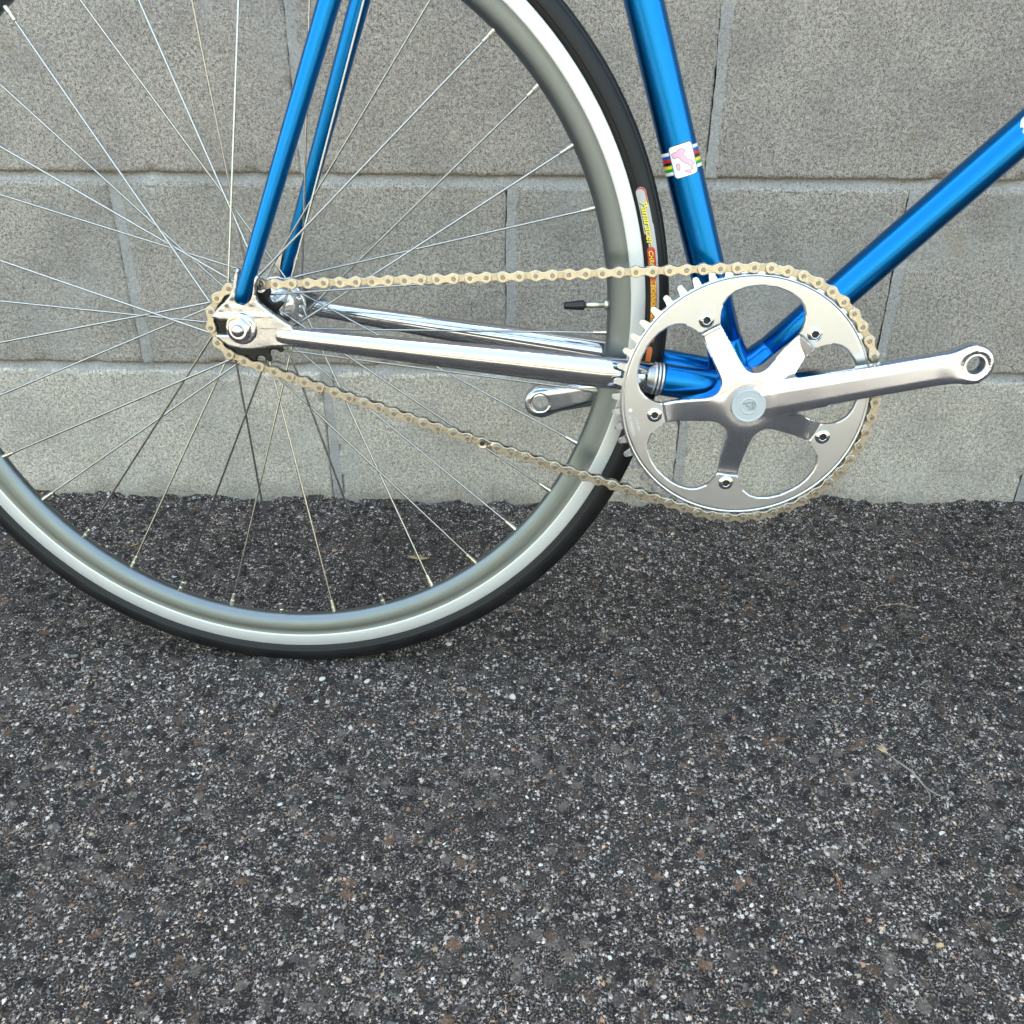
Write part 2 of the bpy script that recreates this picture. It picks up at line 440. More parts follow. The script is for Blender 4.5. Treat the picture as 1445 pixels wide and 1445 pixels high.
# asphalt
def asphalt():
    m = mat('asphalt', rough=0.9, spec=0.12); t = NT(m); t.dim = '2D'; v0 = t.pos()
    dn = t.noise(v0, 700, 2, 0.5)
    sub = t.n('ShaderNodeVectorMath', operation='SUBTRACT'); t.l(dn.outputs['Color'], sub.inputs[0]); sub.inputs[1].default_value = (0.5, 0.5, 0.5)
    sc = t.n('ShaderNodeVectorMath', operation='SCALE'); sc.inputs['Scale'].default_value = 0.0034; t.l(sub.outputs[0], sc.inputs[0])
    ad = t.n('ShaderNodeVectorMath', operation='ADD'); t.l(v0, ad.inputs[0]); t.l(sc.outputs[0], ad.inputs[1]); v = ad.outputs[0]
    n1 = t.noise(v0, 620, 3, 0.72); n2 = t.noise(v0, 7, 4, 0.6); n3 = t.noise(v0, 60, 3, 0.6)
    col = t.ramp(n1.outputs[0], [(0.39, (0.014, 0.0135, 0.013)), (0.52, (0.048, 0.046, 0.044)), (0.60, (0.13, 0.127, 0.122)), (0.68, (0.26, 0.255, 0.245))]).outputs[0]  # dark end paints the shade of the crevices into the matrix
    # larger stones
    dn2 = t.noise(v0, 190, 2, 0.6)
    sub2 = t.n('ShaderNodeVectorMath', operation='SUBTRACT'); t.l(dn2.outputs['Color'], sub2.inputs[0]); sub2.inputs[1].default_value = (0.5, 0.5, 0.5)
    sc2 = t.n('ShaderNodeVectorMath', operation='SCALE'); sc2.inputs['Scale'].default_value = 0.009; t.l(sub2.outputs[0], sc2.inputs[0])
    ad2 = t.n('ShaderNodeVectorMath', operation='ADD'); t.l(v, ad2.inputs[0]); t.l(sc2.outputs[0], ad2.inputs[1])
    va = t.voro(ad2.outputs[0], 88); ca = t.n('ShaderNodeSeparateColor'); t.l(va.outputs['Color'], ca.inputs[0])
    stone = t.ramp(ca.outputs[0], [(0.0, (0.022, 0.022, 0.024)), (0.35, (0.05, 0.048, 0.046)), (0.58, (0.085, 0.082, 0.08)), (0.72, (0.034, 0.042, 0.042)), (0.84, (0.085, 0.068, 0.055)), (0.91, (0.13, 0.125, 0.115)), (0.98, (0.15, 0.105, 0.074))], 'CONSTANT').outputs[0]
    stone = t.mix(0.5, stone, t.mix(1.0, stone, t.ramp(n1.outputs[0], [(0.3, 0.35), (0.7, 1.7)]).outputs[0], 'MULTIPLY'))
    msk = t.math('MULTIPLY', t.ramp(va.outputs['Distance'], [(0.34, 1.0), (0.46, 0.0)]).outputs[0], t.math('GREATER_THAN', ca.outputs[1], 0.36))
    col = t.mix(t.math('MULTIPLY', msk, 0.85), col, stone)
    free = t.math('SUBTRACT', 1.0, t.math('MULTIPLY', msk, 0.72))
    # pale chips in three sizes
    dens = t.math('MULTIPLY', t.math('SUBTRACT', n2.outputs[0], 0.5), 0.35)
    dens = t.math('ADD', dens, t.math('MULTIPLY', t.math('SUBTRACT', n3.outputs[0], 0.5), 0.45))
    hgt = None
    for scale, thr, dist, c1, c2 in ((540, 0.78, 0.40, (0.22, 0.22, 0.22), (0.62, 0.62, 0.62)), (280, 0.80, 0.33, (0.26, 0.26, 0.255), (0.78, 0.78, 0.77)), (145, 0.89, 0.27, (0.22, 0.22, 0.21), (0.74, 0.73, 0.70))):
        w = t.voro(v, scale); cw = t.n('ShaderNodeSeparateColor'); t.l(w.outputs['Color'], cw.inputs[0])
        k = t.math('MULTIPLY', t.math('GREATER_THAN', t.math('ADD', cw.outputs[0], dens), thr), t.ramp(w.outputs['Distance'], [(dist - 0.06, 1.0), (dist + 0.03, 0.0)]).outputs[0])
        k = t.math('MULTIPLY', k, free)
        chip = t.mix(cw.outputs[1], c1, c2)
        tint = t.ramp(cw.outputs[2], [(0.0, (1, 1, 1)), (0.70, (0.92, 0.97, 1.0)), (0.86, (1.0, 0.86, 0.66)), (0.95, (0.95, 0.62, 0.42))], 'CONSTANT').outputs[0]
        chip = t.mix(1.0, chip, tint, 'MULTIPLY')
        col = t.mix(k, col, chip)
        hgt = k if hgt is None else t.math('ADD', hgt, k)
    col = t.mix(1.0, col, (1.18, 1.04, 0.985), 'MULTIPLY')
    t.l(col, t.b.inputs['Base Color'])
    h = t.math('ADD', t.math('MULTIPLY', hgt, 0.35), t.math('ADD', t.math('MULTIPLY', n1.outputs[0], 0.7), t.math('MULTIPLY', t.math('SUBTRACT', 0.6, va.outputs['Distance']), 1.1)))
    t.l(t.bump(h, 1.0, 0.0026), t.b.inputs['Normal'])
    return m
M['asphalt'] = asphalt()
m = mat('pale_pavement', rough=0.85); M['pavement'] = m; t = NT(m); v = t.pos()
t.l(t.ramp(t.noise(v, 3, 6, 0.65).outputs[0], [(0.3, (0.25, 0.232, 0.195)), (0.7, (0.34, 0.318, 0.27))]).outputs[0], t.b.inputs['Base Color'])
m = mat('loose_stone', rough=0.8); M['stone'] = m; t = NT(m)
at = t.n('ShaderNodeVertexColor', layer_name='Col'); nn = t.noise(t.pos(), 1500, 2, 0.6)
t.l(t.mix(1.0, at.outputs[0], t.ramp(nn.outputs[0], [(0.3, 0.7), (0.7, 1.2)]).outputs[0], 'MULTIPLY'), t.b.inputs['Base Color'])
M['straw'] = mat('dry_straw', (0.27, 0.245, 0.21), 0.75)
M['straw_head'] = mat('dry_seed_head', (0.42, 0.31, 0.20), 0.8)
M['orange_fibre'] = mat('brown_fibre', (0.24, 0.11, 0.04), 0.7)
M['leaf'] = mat('dry_leaf', (0.36, 0.27, 0.13), 0.8)
M['pale_pebble'] = mat('pale_pebble', (0.50, 0.48, 0.44), 0.8)
M['tan_pebble'] = mat('tan_pebble', (0.40, 0.29, 0.15), 0.8)
M['green_bit'] = mat('mossy_flake', (0.14, 0.16, 0.12), 0.85)
M['pedal_black'] = M['black_plastic']

# ================================================================== the ground
WALL_Y = 0.3279
GZ = -0.0025
def axis(lo, a, b, hi, fine, grow=1.22):
    c = list(np.arange(a, b + 1e-9, fine))
    s = fine; x = c[-1]
    while x < hi:
        s *= grow; x += s; c.append(min(x, hi))
    s = fine; x = c[0]; pre = []
    while x > lo:
        s *= grow; x -= s; pre.append(max(x, lo))
    return np.array(pre[::-1] + c)
gx = axis(-9.0, -0.53, 0.96, 9.0, 0.0024)
gy = axis(-2.4, -0.47, WALL_Y + 0.028, WALL_Y + 0.03, 0.0024)
X, Y = np.meshgrid(gx, gy, indexing='ij')
edge = np.interp(X, [-1, -0.46, -0.2, 0.0, 0.15, 0.35, 0.42, 0.52, 0.62, 0.70, 0.78, 0.86, 1.2], [2, 1, 0, -3, -6, -5, 3, 9, 12, 4, 11, 9, 6]) * 0.001
near = np.exp(-np.maximum(0, WALL_Y - Y) / 0.045)
Zg = GZ + edge * near
Zg += near * 0.0045 * vnoise(X, Y, 0.03, 1) + near * 0.0018 * vnoise(X, Y, 0.011, 2)
Zg += 0.0008 * vnoise(X, Y, 0.055, 3) + 0.0013 * vnoise(X, Y, 0.0085, 4) + 0.0012 * vnoise(X, Y, 0.0048, 5)
Zg -= 0.0045 * np.maximum(0, vnoise(X, Y, 0.011, 6) - 0.30)
nx, ny = X.shape
idx = np.arange(nx * ny).reshape(nx, ny)
q = np.stack([idx[:-1, :-1], idx[1:, :-1], idx[1:, 1:], idx[:-1, 1:]], -1).reshape(-1, 4)
o = obj('asphalt_ground', fast_mesh('asphalt_ground', np.c_[X.ravel(), Y.ravel(), Zg.ravel()], q), M['asphalt'])
tag(o, kind='structure')
mb = MB(); S = 200.0
mb.add([(-S, -S, -0.02), (S, -S, -0.02), (S, S, -0.02), (-S, S, -0.02)], [(0, 1, 2, 3)])
o = obj('pavement', mb.mesh('pavement', 1.0), M['pavement']); tag(o, kind='structure')

def ground_z(x, y):
    i = min(max(np.searchsorted(gx, x) - 1, 0), nx - 2); j = min(max(np.searchsorted(gy, y) - 1, 0), ny - 2)
    return float(max(Zg[i, j], Zg[i + 1, j], Zg[i, j + 1], Zg[i + 1, j + 1]))

# loose grit lying on the asphalt (uncountable)
ico_v = []; ph = (1 + 5 ** 0.5) / 2
for a in (-1, 1):
    for b in (-ph, ph): ico_v += [(0, a, b), (a, b, 0), (b, 0, a)]
ico_v = np.array(ico_v) / np.linalg.norm(ico_v[0])
ico_f = []
D_ = np.linalg.norm(ico_v[:, None] - ico_v[None], axis=2); el = np.min(D_[D_ > 0.1]) * 1.05
for a in range(12):
    for b in range(a + 1, 12):
        for c in range(b + 1, 12):
            if D_[a, b] < el and D_[b, c] < el and D_[a, c] < el:
                nrm = np.cross(ico_v[b] - ico_v[a], ico_v[c] - ico_v[a])
                ico_f.append((a, b, c) if nrm @ ico_v[a] > 0 else (a, c, b))
ico_f = np.array(ico_f)
def stone_verts(x, y, z, s, flat=0.6):
    v = ico_v * (1 + 0.28 * rng.standard_normal((12, 1))) * np.array([1, rng.uniform(0.5, 0.9), flat * rng.uniform(0.6, 1)])
    a = rng.uniform(0, 6.28); ca, sa = math.cos(a), math.sin(a)
    v = np.c_[v[:, 0] * ca - v[:, 1] * sa, v[:, 0] * sa + v[:, 1] * ca, v[:, 2]] * s
    return v + np.array([x, y, z + s * 0.18])
V = []; T = []; C = []; k = 0
pal = [((0.50, 0.50, 0.49), 5), ((0.62, 0.62, 0.60), 3), ((0.30, 0.29, 0.28), 4), ((0.10, 0.10, 0.10), 6), ((0.05, 0.055, 0.055), 5), ((0.16, 0.105, 0.07), 1.6), ((0.34, 0.24, 0.13), 1.0), ((0.14, 0.17, 0.15), 1)]
pw = np.array([w for _, w in pal]); pw = pw / pw.sum()
for i in range(5200):
    x = rng.uniform(-0.55, 1.0); y = rng.uniform(-0.48, WALL_Y - 0.002)
    if rng.random() < 0.12: y = WALL_Y - abs(rng.normal(0, 0.012))
    s = min(0.0009 * math.exp(abs(rng.normal(0, 0.42))), 0.0032) * rng.uniform(0.7, 1.15)
    v = stone_verts(x, y, ground_z(x, y) - 0.0006, s)
    V.append(v); T.append(ico_f + k); k += 12
    cc = np.array(pal[rng.choice(len(pal), p=pw)][0]) * rng.uniform(0.75, 1.2)
    C.append(np.repeat(np.r_[cc, 1.0][None], 12, 0))
me = fast_mesh('loose_grit', np.concatenate(V), None, np.concatenate(T), smooth=False)
ca_ = me.color_attributes.new('Col', 'FLOAT_COLOR', 'POINT'); ca_.data.foreach_set('color', np.concatenate(C).astype(np.float32).ravel())
tag(obj('loose_grit', me, M['stone']), 'fine pale and brown grit scattered over the asphalt', 'grit', kind='stuff')

# ================================================================== block wall
BS, CH, JT = 0.43640, 0.21820, 0.0100      # block module, course height, joint
Z1 = 0.3959                                # underside of the top course in view
XA, XD = -0.2489, -0.0352                  # left edge of a joint in the middle / top course
wall = bpy.data.objects.new('concrete_block_wall', None); COL.objects.link(wall)
wall.location = (0.2, WALL_Y, GZ)
tag(wall, 'grey concrete block wall behind the blue bicycle', 'wall')
def block_mesh(name, x0, x1, z0, z1, step, seed):
    nxb = max(2, int((x1 - x0) / step)); nzb = max(2, int((z1 - z0) / step))
    xs = np.linspace(x0, x1, nxb + 1); zs = np.linspace(z0, z1, nzb + 1)
    Xb, Zb = np.meshgrid(xs, zs, indexing='ij')
    e = np.minimum(np.minimum(Xb - x0, x1 - Xb), np.minimum(Zb - z0, z1 - Zb))
    e = e + 0.0010 * vnoise(Xb + seed, Zb, 0.016, 7) + 0.0008 * vnoise(Xb, Zb + seed, 0.006, 8)
    top_ = np.clip((Zb - z0) / 0.02, 0, 1)                    # the lower arris is sharper than the others
    w = (0.0012 + 0.0016 * top_) * (1 + 0.8 * np.maximum(0, vnoise(Xb + seed * 3, Zb, 0.05, 9)))
    dep = bevel(np.maximum(e, 0), 1e-9 + w)
    chip = np.maximum(0, vnoise(Xb * 1.0 + seed, Zb * 1.0, 0.022, 10) - 0.45) * np.clip(1 - e / 0.012, 0, 1) * 0.012
    Yb = WALL_Y + dep + chip + 0.0004 * vnoise(Xb, Zb, 0.005, 11) + 0.0006 * vnoise(Xb, Zb, 0.05, 12)
    n1, n2 = Xb.shape; idx = np.arange(n1 * n2).reshape(n1, n2)
    q = np.stack([idx[:-1, :-1], idx[1:, :-1], idx[1:, 1:], idx[:-1, 1:]], -1).reshape(-1, 4)
    v = np.c_[Xb.ravel(), Yb.ravel(), Zb.ravel()]
    ring = np.r_[idx[:, 0], idx[-1, 1:], idx[-2::-1, -1], idx[0, -2:0:-1]]
    b = v[ring].copy(); b[:, 1] = WALL_Y + 0.15
    m_ = len(ring); i = np.arange(m_); j = (i + 1) % m_
    q2 = np.c_[ring[j], ring[i], len(v) + i, len(v) + j]
    me = fast_mesh(name, np.vstack([v, b]) - np.array([0.2, WALL_Y, GZ]), np.vstack([q, q2]))
    return me
far_me = None
seed = 0
for row in range(-3, 9):
    # row 0 = top course in view, -1 middle, -2 bottom
    z0 = Z1 + row * CH
    z1 = z0 + CH - JT
    if row < -2: continue
    xj = XD if row % 2 == 0 else XA
    for k in range(-8, 10):
        x0 = xj + k * BS + JT; x1 = xj + (k + 1) * BS
        seed += 1
        in_view = row <= 0 and x1 > -0.55 and x0 < 1.0
        zz0 = z0 - (0.03 if row == -2 else 0)
        me = block_mesh('block', x0, x1, zz0, z1, 0.003 if in_view else 0.03, seed * 0.731)
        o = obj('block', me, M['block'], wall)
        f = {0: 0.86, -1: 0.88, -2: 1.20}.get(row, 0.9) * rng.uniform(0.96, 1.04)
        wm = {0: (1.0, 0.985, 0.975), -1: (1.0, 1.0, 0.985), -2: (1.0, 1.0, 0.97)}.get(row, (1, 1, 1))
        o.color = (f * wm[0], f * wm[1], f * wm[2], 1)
# mortar: bed joints set back under each course, head joints nearly flush
mb = MB()
def joint(x0, x1, z0, z1, back, step, amp, tilt=0.0, crack=False):
    n1 = max(1, int((x1 - x0) / step)); n2 = max(2, int((z1 - z0) / min(step, 0.0025)))
    Xb, Zb = np.meshgrid(np.linspace(x0, x1, n1 + 1), np.linspace(z0, z1, n2 + 1), indexing='ij')
    u = (Zb - z0) / (z1 - z0)
    if crack:
        e0 = 0.0030 + 0.0001 + 0.0010 * vnoise(Zb * 0 + x0 * 50, Zb, 0.045, 17) + 0.0006 * vnoise(Zb * 0 + x0 * 50, Zb, 0.009, 18)
        Xb = Xb + e0 * (1 - (Xb - x0) / (x1 - x0))
    Yb = WALL_Y + back + tilt * u + amp * vnoise(Xb, Zb, 0.02, 13) + amp * 0.6 * vnoise(Xb, Zb, 0.005, 14)
    idx = np.arange(Xb.size).reshape(Xb.shape)
    mb.add(np.c_[Xb.ravel() - 0.2, Yb.ravel() - WALL_Y, Zb.ravel() - GZ], np.stack([idx[:-1, :-1], idx[1:, :-1], idx[1:, 1:], idx[:-1, 1:]], -1).reshape(-1, 4))
for row in range(-2, 10):
    z0 = Z1 + row * CH
    for a, b, s in ((-3.5, -0.55, 0.05), (-0.55, 1.0, 0.003), (1.0, 4.1, 0.05)):
        joint(a, b, z0 - JT - 0.004, z0 + 0.003, 0.0010, s, 0.0005, 0.0075)
    xj = XD if row % 2 == 0 else XA
    for k in range(-8, 11):
        xx = xj + k * BS
        joint(xx - 0.003, xx + JT + 0.003, z0 - (0.03 if row == -2 else 0), z0 + CH - JT, 0.0009, 0.003 if -0.6 < xx < 1.0 else 0.02, 0.0004, 0.0, True)
o = obj('mortar', mb.mesh('mortar', 1.0), M['mortar'], wall); o.color = (1, 1, 1, 1)
mb = MB(); box(mb, (-3.65, 0.04, -0.1), (3.75, 0.145, Z1 + 9 * CH - 0.01))  # unseen slab added behind the blocks to stop sun leaking through
o = obj('sun_block_core', mb.mesh('sun_block_core', 1.0, False), M['mortar'], wall); o.color = (1, 1, 1, 1)

# ================================================================== the bicycle (mm, hub axle at the origin)
bike = bpy.data.objects.new('bicycle', None); COL.objects.link(bike)
bike.matrix_world = Matrix(((0.99931460, 0.02973975, -0.02204275, 0), (-0.02707683, 0.99327429, 0.11257457, 0), (0.02524244, -0.11190056, 0.99339875, -0.0012), (0, 0, 0, 1)))
tag(bike, 'metallic blue fixed gear bicycle with chromed chainstays leaning towards the block wall', 'bicycle')
OFF = np.array([0, 0, 334.0])
def part(name, mb, material, parent=bike, smooth=True, mats=None, off=OFF):
    mb.v = [v + off for v in mb.v]
    me = mb.mesh(name, 0.001, smooth, mats)
    return obj(name, me, material if not mats else None, parent)

BBX, BBZ = 395.78, -61.43
# ---------------------------------------------------------------- rear wheel
def torus_prof():
    rc, rt = 324.5, 12.1
    a = np.linspace(R(-128), R(128), 97)
    pr = []
    for t_ in a:
        r_ = rt
        d = abs(abs(t_) - R(40))             # tread edge groove
        r_ -= 0.8 * math.exp(-(d / R(2.6)) ** 2)
        if abs(t_) < R(38): r_ += 0.5
        if abs(t_) > R(104): r_ -= 0.5
        pr.append((rc + r_ * math.cos(t_), -r_ * math.sin(t_) * 0.98))
    return pr
rim_prof = [(317.0, -9.0), (317.2, -9.6), (306.8, -9.9), (306.2, -9.5), (301, -9.1), (296, -8.2), (292, -6.9), (289.2, -5.2), (287.4, -3.0), (286.8, 0)]
rim_full = rim_prof + [(r_, -y_) for r_, y_ in rim_prof[-2::-1]]
mb = MB(); revolve(mb, rim_full[2:-2], 288)
rim = part('rear_wheel', mb, M['rim'])
mb = MB()
for s in (-1, 1): revolve(mb, [(305.6, s * 9.55), (306.5, s * 10.05), (306.8, s * 10.1), (316.8, s * 9.8), (317.4, s * 9.3), (316.0, s * 8.0)], 288)
track = part('brake_track', mb, M['track'], rim)
mb = MB(); revolve(mb, torus_prof(), 288)
tyre = part('tyre', mb, M['rubber'], rim)

SPOKES = []
mb = MB()
LS = 265.0
tube(mb, [(0, 0, 0), (0, 0, 1)], 0.94, 8)     # unit spoke along Z
me_spoke = mb.mesh('spoke', 1.0); me_spoke.materials.append(M['spoke'])
mb = MB(); tube(mb, [(0, 0, -2), (0, 0, 5.5), (0, 0, 6.3), (0, 0, 12.0), (0, 0, 12.6)], [2.3, 2.2, 1.75, 1.65, 1.1], 10)
me_nip = mb.mesh('nipple', 0.001, False); me_nip.materials.append(M['brass'])
def place(o, a, b, scale):
    a = Vector(a) * 0.001; b = Vector(b) * 0.001
    d = b - a
    o.rotation_mode = 'QUATERNION'; o.rotation_quaternion = d.to_track_quat('Z', 'Y'); o.location = a
    if scale: o.scale = (0.001, 0.001, d.length)
for k in range(36):
    th = R(6.55 + 10 * k); mdd = k % 4
    s = 1 if mdd in (0, 1) else -1; yy = -33.0 if mdd in (0, 2) else 35.0
    yy += 1.6 * (1 if (k // 2) % 2 else -1)
    hh = th + s * R(65)
    A = np.array([22 * math.cos(hh), yy, 22 * math.sin(hh)]) + OFF
    B = np.array([288 * math.cos(th), math.copysign(1.2, yy), 288 * math.sin(th)]) + OFF
    o = obj('spoke', me_spoke, None, rim); place(o, A, B, True)
    o = obj('nipple', me_nip, None, rim); place(o, B, A, False)
    SPOKES.append((k, A, B))
# valve
mb = MB(); va_ = R(1.2)
ux = np.array([-math.cos(va_), 0, -math.sin(va_)])
vp = lambda r_: (r_ * math.cos(va_), 0, r_ * math.sin(va_))
tube(mb, [vp(288), vp(285.5), vp(284.6), vp(283.8)], [4.6, 4.6, 4.2, 3.0], 14)
tube(mb, [vp(285), vp(266)], 2.7, 14)
valve = part('valve', mb, M['brass'], rim)
mb = MB(); tube(mb, [vp(268), vp(267), vp(262), vp(256), vp(252.5), vp(251)], [4.0, 4.2, 3.9, 3.3, 3.2, 2.2], 16)
part('valve_cap', mb, M['black_plastic'], rim)
# hub
mb = MB()
revolve(mb, [(5, -38), (14.5, -37), (15.5, -35.5), (15.5, -31.5), (15.0, -28), (13, -20), (12.6, 0), (13, 20), (15.0, 28), (15.5, 31.5), (15.5, 36.5), (14.0, 38), (5, 41)], 48)
def flange(y0):
    def f(x, z):
        r_ = np.hypot(x, z); d = np.maximum(r_ - 25.2, 12.0 - r_)
        a = np.arctan2(z, x)
        for c0 in range(18):
            h = R(71.55 + 20 * c0 + (0 if y0 < 0 else 10))
            d = np.maximum(d, 1.45 - np.hypot(x - 22 * math.cos(h), z - 22 * math.sin(h)))
        return d
    field_solid(mb, f, (-26, -26, 26, 26), 0.5, lambda x, z, d: y0 - 1.7 + bevel(d, 0.6), lambda x, z, d: y0 + 1.7 + 0 * x)
flange(-33.0); flange(35.0)
part('hub', mb, M['hub'], rim)
mb = MB()
tube(mb, [(0, -75.5, 0), (0, -74.6, 0), (0, -73, 0), (0, -70, 0), (0, 74, 0), (0, 75.5, 0)], [2.2, 3.9, 4.7, 4.9, 4.9, 3.0], 24)
part('axle', mb, M['chrome'], rim)
for s in (-1, 1):
    mb = MB(); revolve(mb, [(5, s * 62.4), (12.3, s * 62.4), (12.3, s * 63.2), (11.4, s * 64.6), (10.6, s * 64.8), (5, s * 64.8)], 40)
    a = np.linspace(0, 2 * np.pi, 7)[:-1] + 0.3
    hexp = [(9.2 * math.cos(q_), 9.2 * math.sin(q_)) for q_ in a]
    fh = poly_sdf(hexp); fx = lambda x, z: np.maximum(fh(x, z), 4.85 - np.hypot(x, z))
    if s < 0: field_solid(mb, fx, (-10, -10, 10, 10), 0.4, lambda x, z, d: -71.6 + np.maximum(0, np.hypot(x, z) - 7.0) * 0.9, lambda x, z, d: -64.8 + 0 * x)
    else: field_solid(mb, fx, (-10, -10, 10, 10), 0.8, lambda x, z, d: 64.8 + 0 * x, lambda x, z, d: 71.6 + 0 * x)
    part('axle_nut', mb, M['chrome'], rim)
# cog, 15 teeth
def sprocket(N, Rp, root, tip, rr_, ph0, taper=0.45):
    def f(x, z):
        r_ = np.hypot(x, z); a = np.arctan2(z, x)
        st = 2 * np.pi / N
        u = (a - ph0 + st / 2) % st - st / 2          # angle from nearest roller
        dr = np.hypot(r_ * np.cos(u) - Rp, r_ * np.sin(u))
        w = (a - ph0) % st - st / 2                    # from nearest tooth
        flank = np.abs(r_ * np.sin(w)) - ((Rp * math.sin(st / 2) - rr_) - (r_ - Rp) * taper)
        h_ = np.clip(0.5 + 0.5 * (flank - (r_ - tip)) / 2.2, 0, 1)      # rounded tip
        tooth = np.maximum(flank * h_ + (r_ - tip) * (1 - h_) + 2.2 * h_ * (1 - h_), rr_ - dr)
        base = np.maximum(r_ - root, rr_ - dr)
        return np.minimum(base, tooth)
    return f
mb = MB()
fc = sprocket(15, 30.54, 29.5, 34.0, 3.95, R(-150), 0.4)
field_solid(mb, lambda x, z: np.maximum(fc(x, z), 13 - np.hypot(x, z)), (-36, -36, 36, 36), 0.5, lambda x, z, d: -44.4 + bevel(d, 0.8), lambda x, z, d: -41.2 + 0 * x)
revolve(mb, [(11, -47), (15.5, -47), (17.5, -46.5), (17.5, -44)], 48)
part('cog', mb, M['black_steel'], rim)

# tyre label (flat print on the sidewall); s runs clockwise, u outward
def on_tyre(s, u, lift):
    rc, rt = 324.5, 12.1 * 0.985
    th = R(17.6) - np.asarray(s) / 323.5; rho = 318.6 + np.asarray(u)
    y = -(np.sqrt(np.maximum(0.1, (12.1 * 1.0) ** 2 - (rho - rc) ** 2)) * 0.98 + lift)
    return np.c_[rho * np.cos(th), y, rho * np.sin(th)]
def tyre_patch(name, f, bbox, material, lift):
    mb = MB(); x, z, d, q, t_, b = field_grid(f, bbox, 0.35)
    mb.add(on_tyre(x, z, lift), q, t_)
    return part(name, mb, material, tyre)
def cap(x, z, x0, x1, zc, r_): return np.hypot(x - np.clip(x, x0, x1), z - zc) - r_
tyre_patch('label_ground', lambda x, z: np.minimum(np.minimum(cap(x, z, 4, 34, 5.2, 3.9), cap(x, z, 30, 56, 6.6, 3.0)), np.maximum(cap(x, z, 56, 103, 6.4, 3.0), 0 * x - 9)), (-1, 0, 108, 10), M['silver'], 0.10)
tyre_patch('label_arc', lambda x, z: np.maximum(cap(x, z, 4, 12, 5.2, 3.7), -(cap(x - 1.0, z + 0.9, 4, 14, 5.2, 3.6))), (-1, 0, 20, 10), M['tyred'], 0.16)
tyre_patch('label_oval', lambda x, z: cap(x, z, 49, 68.5, 4.9, 3.1), (45, 1, 73, 9), M['tyred'], 0.16)
tyre_patch('label_banner', lambda x, z: np.maximum(cap(x, z, 71, 120, 5.0, 2.4), 0 * x - 9), (68, 1, 124, 9), M['orange'], 0.16)
tyre_patch('label_banner', lambda x, z: cap(x, z, 128, 150, 4.6, 2.2), (125, 1, 153, 8), M['orange'], 0.16)
def tyre_text(body, s0, s1, u0, h, material, lift, shear=0.25):
    v, t_ = text_mesh(body, 1.0, shear, 0.02)
    w0, w1 = v[:, 0].min(), v[:, 0].max(); k = (s1 - s0) / (w1 - w0)
    mb = MB(); mb.add(on_tyre(s0 + (v[:, 0] - w0) * k, u0 + v[:, 1] * h, lift), None, t_)
    return part('lettering', mb, material, tyre)
tyre_text('Panaracer', 11.2, 45.6, 2.2, 7.6, M['pblack'], 0.20)
tyre_text('Panaracer', 10.7, 45.0, 2.7, 7.6, M['yellow'], 0.25)
tyre_text('CHRONO', 49.0, 70.0, 3.0, 5.0, M['yellow'], 0.25)
tyre_text('TECHNOLOGY', 73.0, 106.0, 3.1, 5.2, M['yellow'], 0.25)

# ---------------------------------------------------------------- frame
ST0 = np.array([BBX, 0, BBZ]); ST1 = np.array([307.75, 0, 225.0]); std = (ST1 - ST0) / np.linalg.norm(ST1 - ST0)
DT1 = np.array([595.6, 0, 132.5]); dtd = (DT1 - ST0) / np.linalg.norm(DT1 - ST0)
def line(a, d, ts): return [a + d * t_ for t_ in ts]
mb = MB(); tube(mb, line(ST0, std, [12, 100, 300, 585]), 14.3, 64)
seat_tube = part('seat_tube', mb, M['blue'])
mb = MB(); tube(mb, line(ST0, dtd, [12, 100, 300, 640]), 14.3, 64)
down_tube = part('down_tube', mb, M['blue'])
mb = MB()
revolve(mb, [(17.5, -34.2), (19.6, -34.2), (20.3, -33.4), (20.5, -32), (20.5, 32), (20.3, 33.4), (19.6, 34.2), (17.5, 34.2)], 64, (BBX, BBZ))
for d_, rl in ((std, 15.2), (dtd, 15.2)):
    tube(mb, line(ST0, d_, [8, 22, 28, 36, 39, 40]), [rl + 4.2, rl + 2.2, rl + 0.8, rl, rl - 0.15, rl - 0.8], 64)
shell = part('bottom_bracket_shell', mb, M['blue'])
mb = MB(); revolve(mb, [(8, -41), (12, -41), (17, -38.5), (17.6, -37.5), (17.6, -33)], 48, (BBX, BBZ)); revolve(mb, [(17.6, 33), (17.6, 37.5), (17, 38.5), (8, 41)], 48, (BBX, BBZ))
revolve(mb, [(7, -52), (7, 52)], 24, (BBX, BBZ))
part('bottom_bracket_cup', mb, M['chrome'])
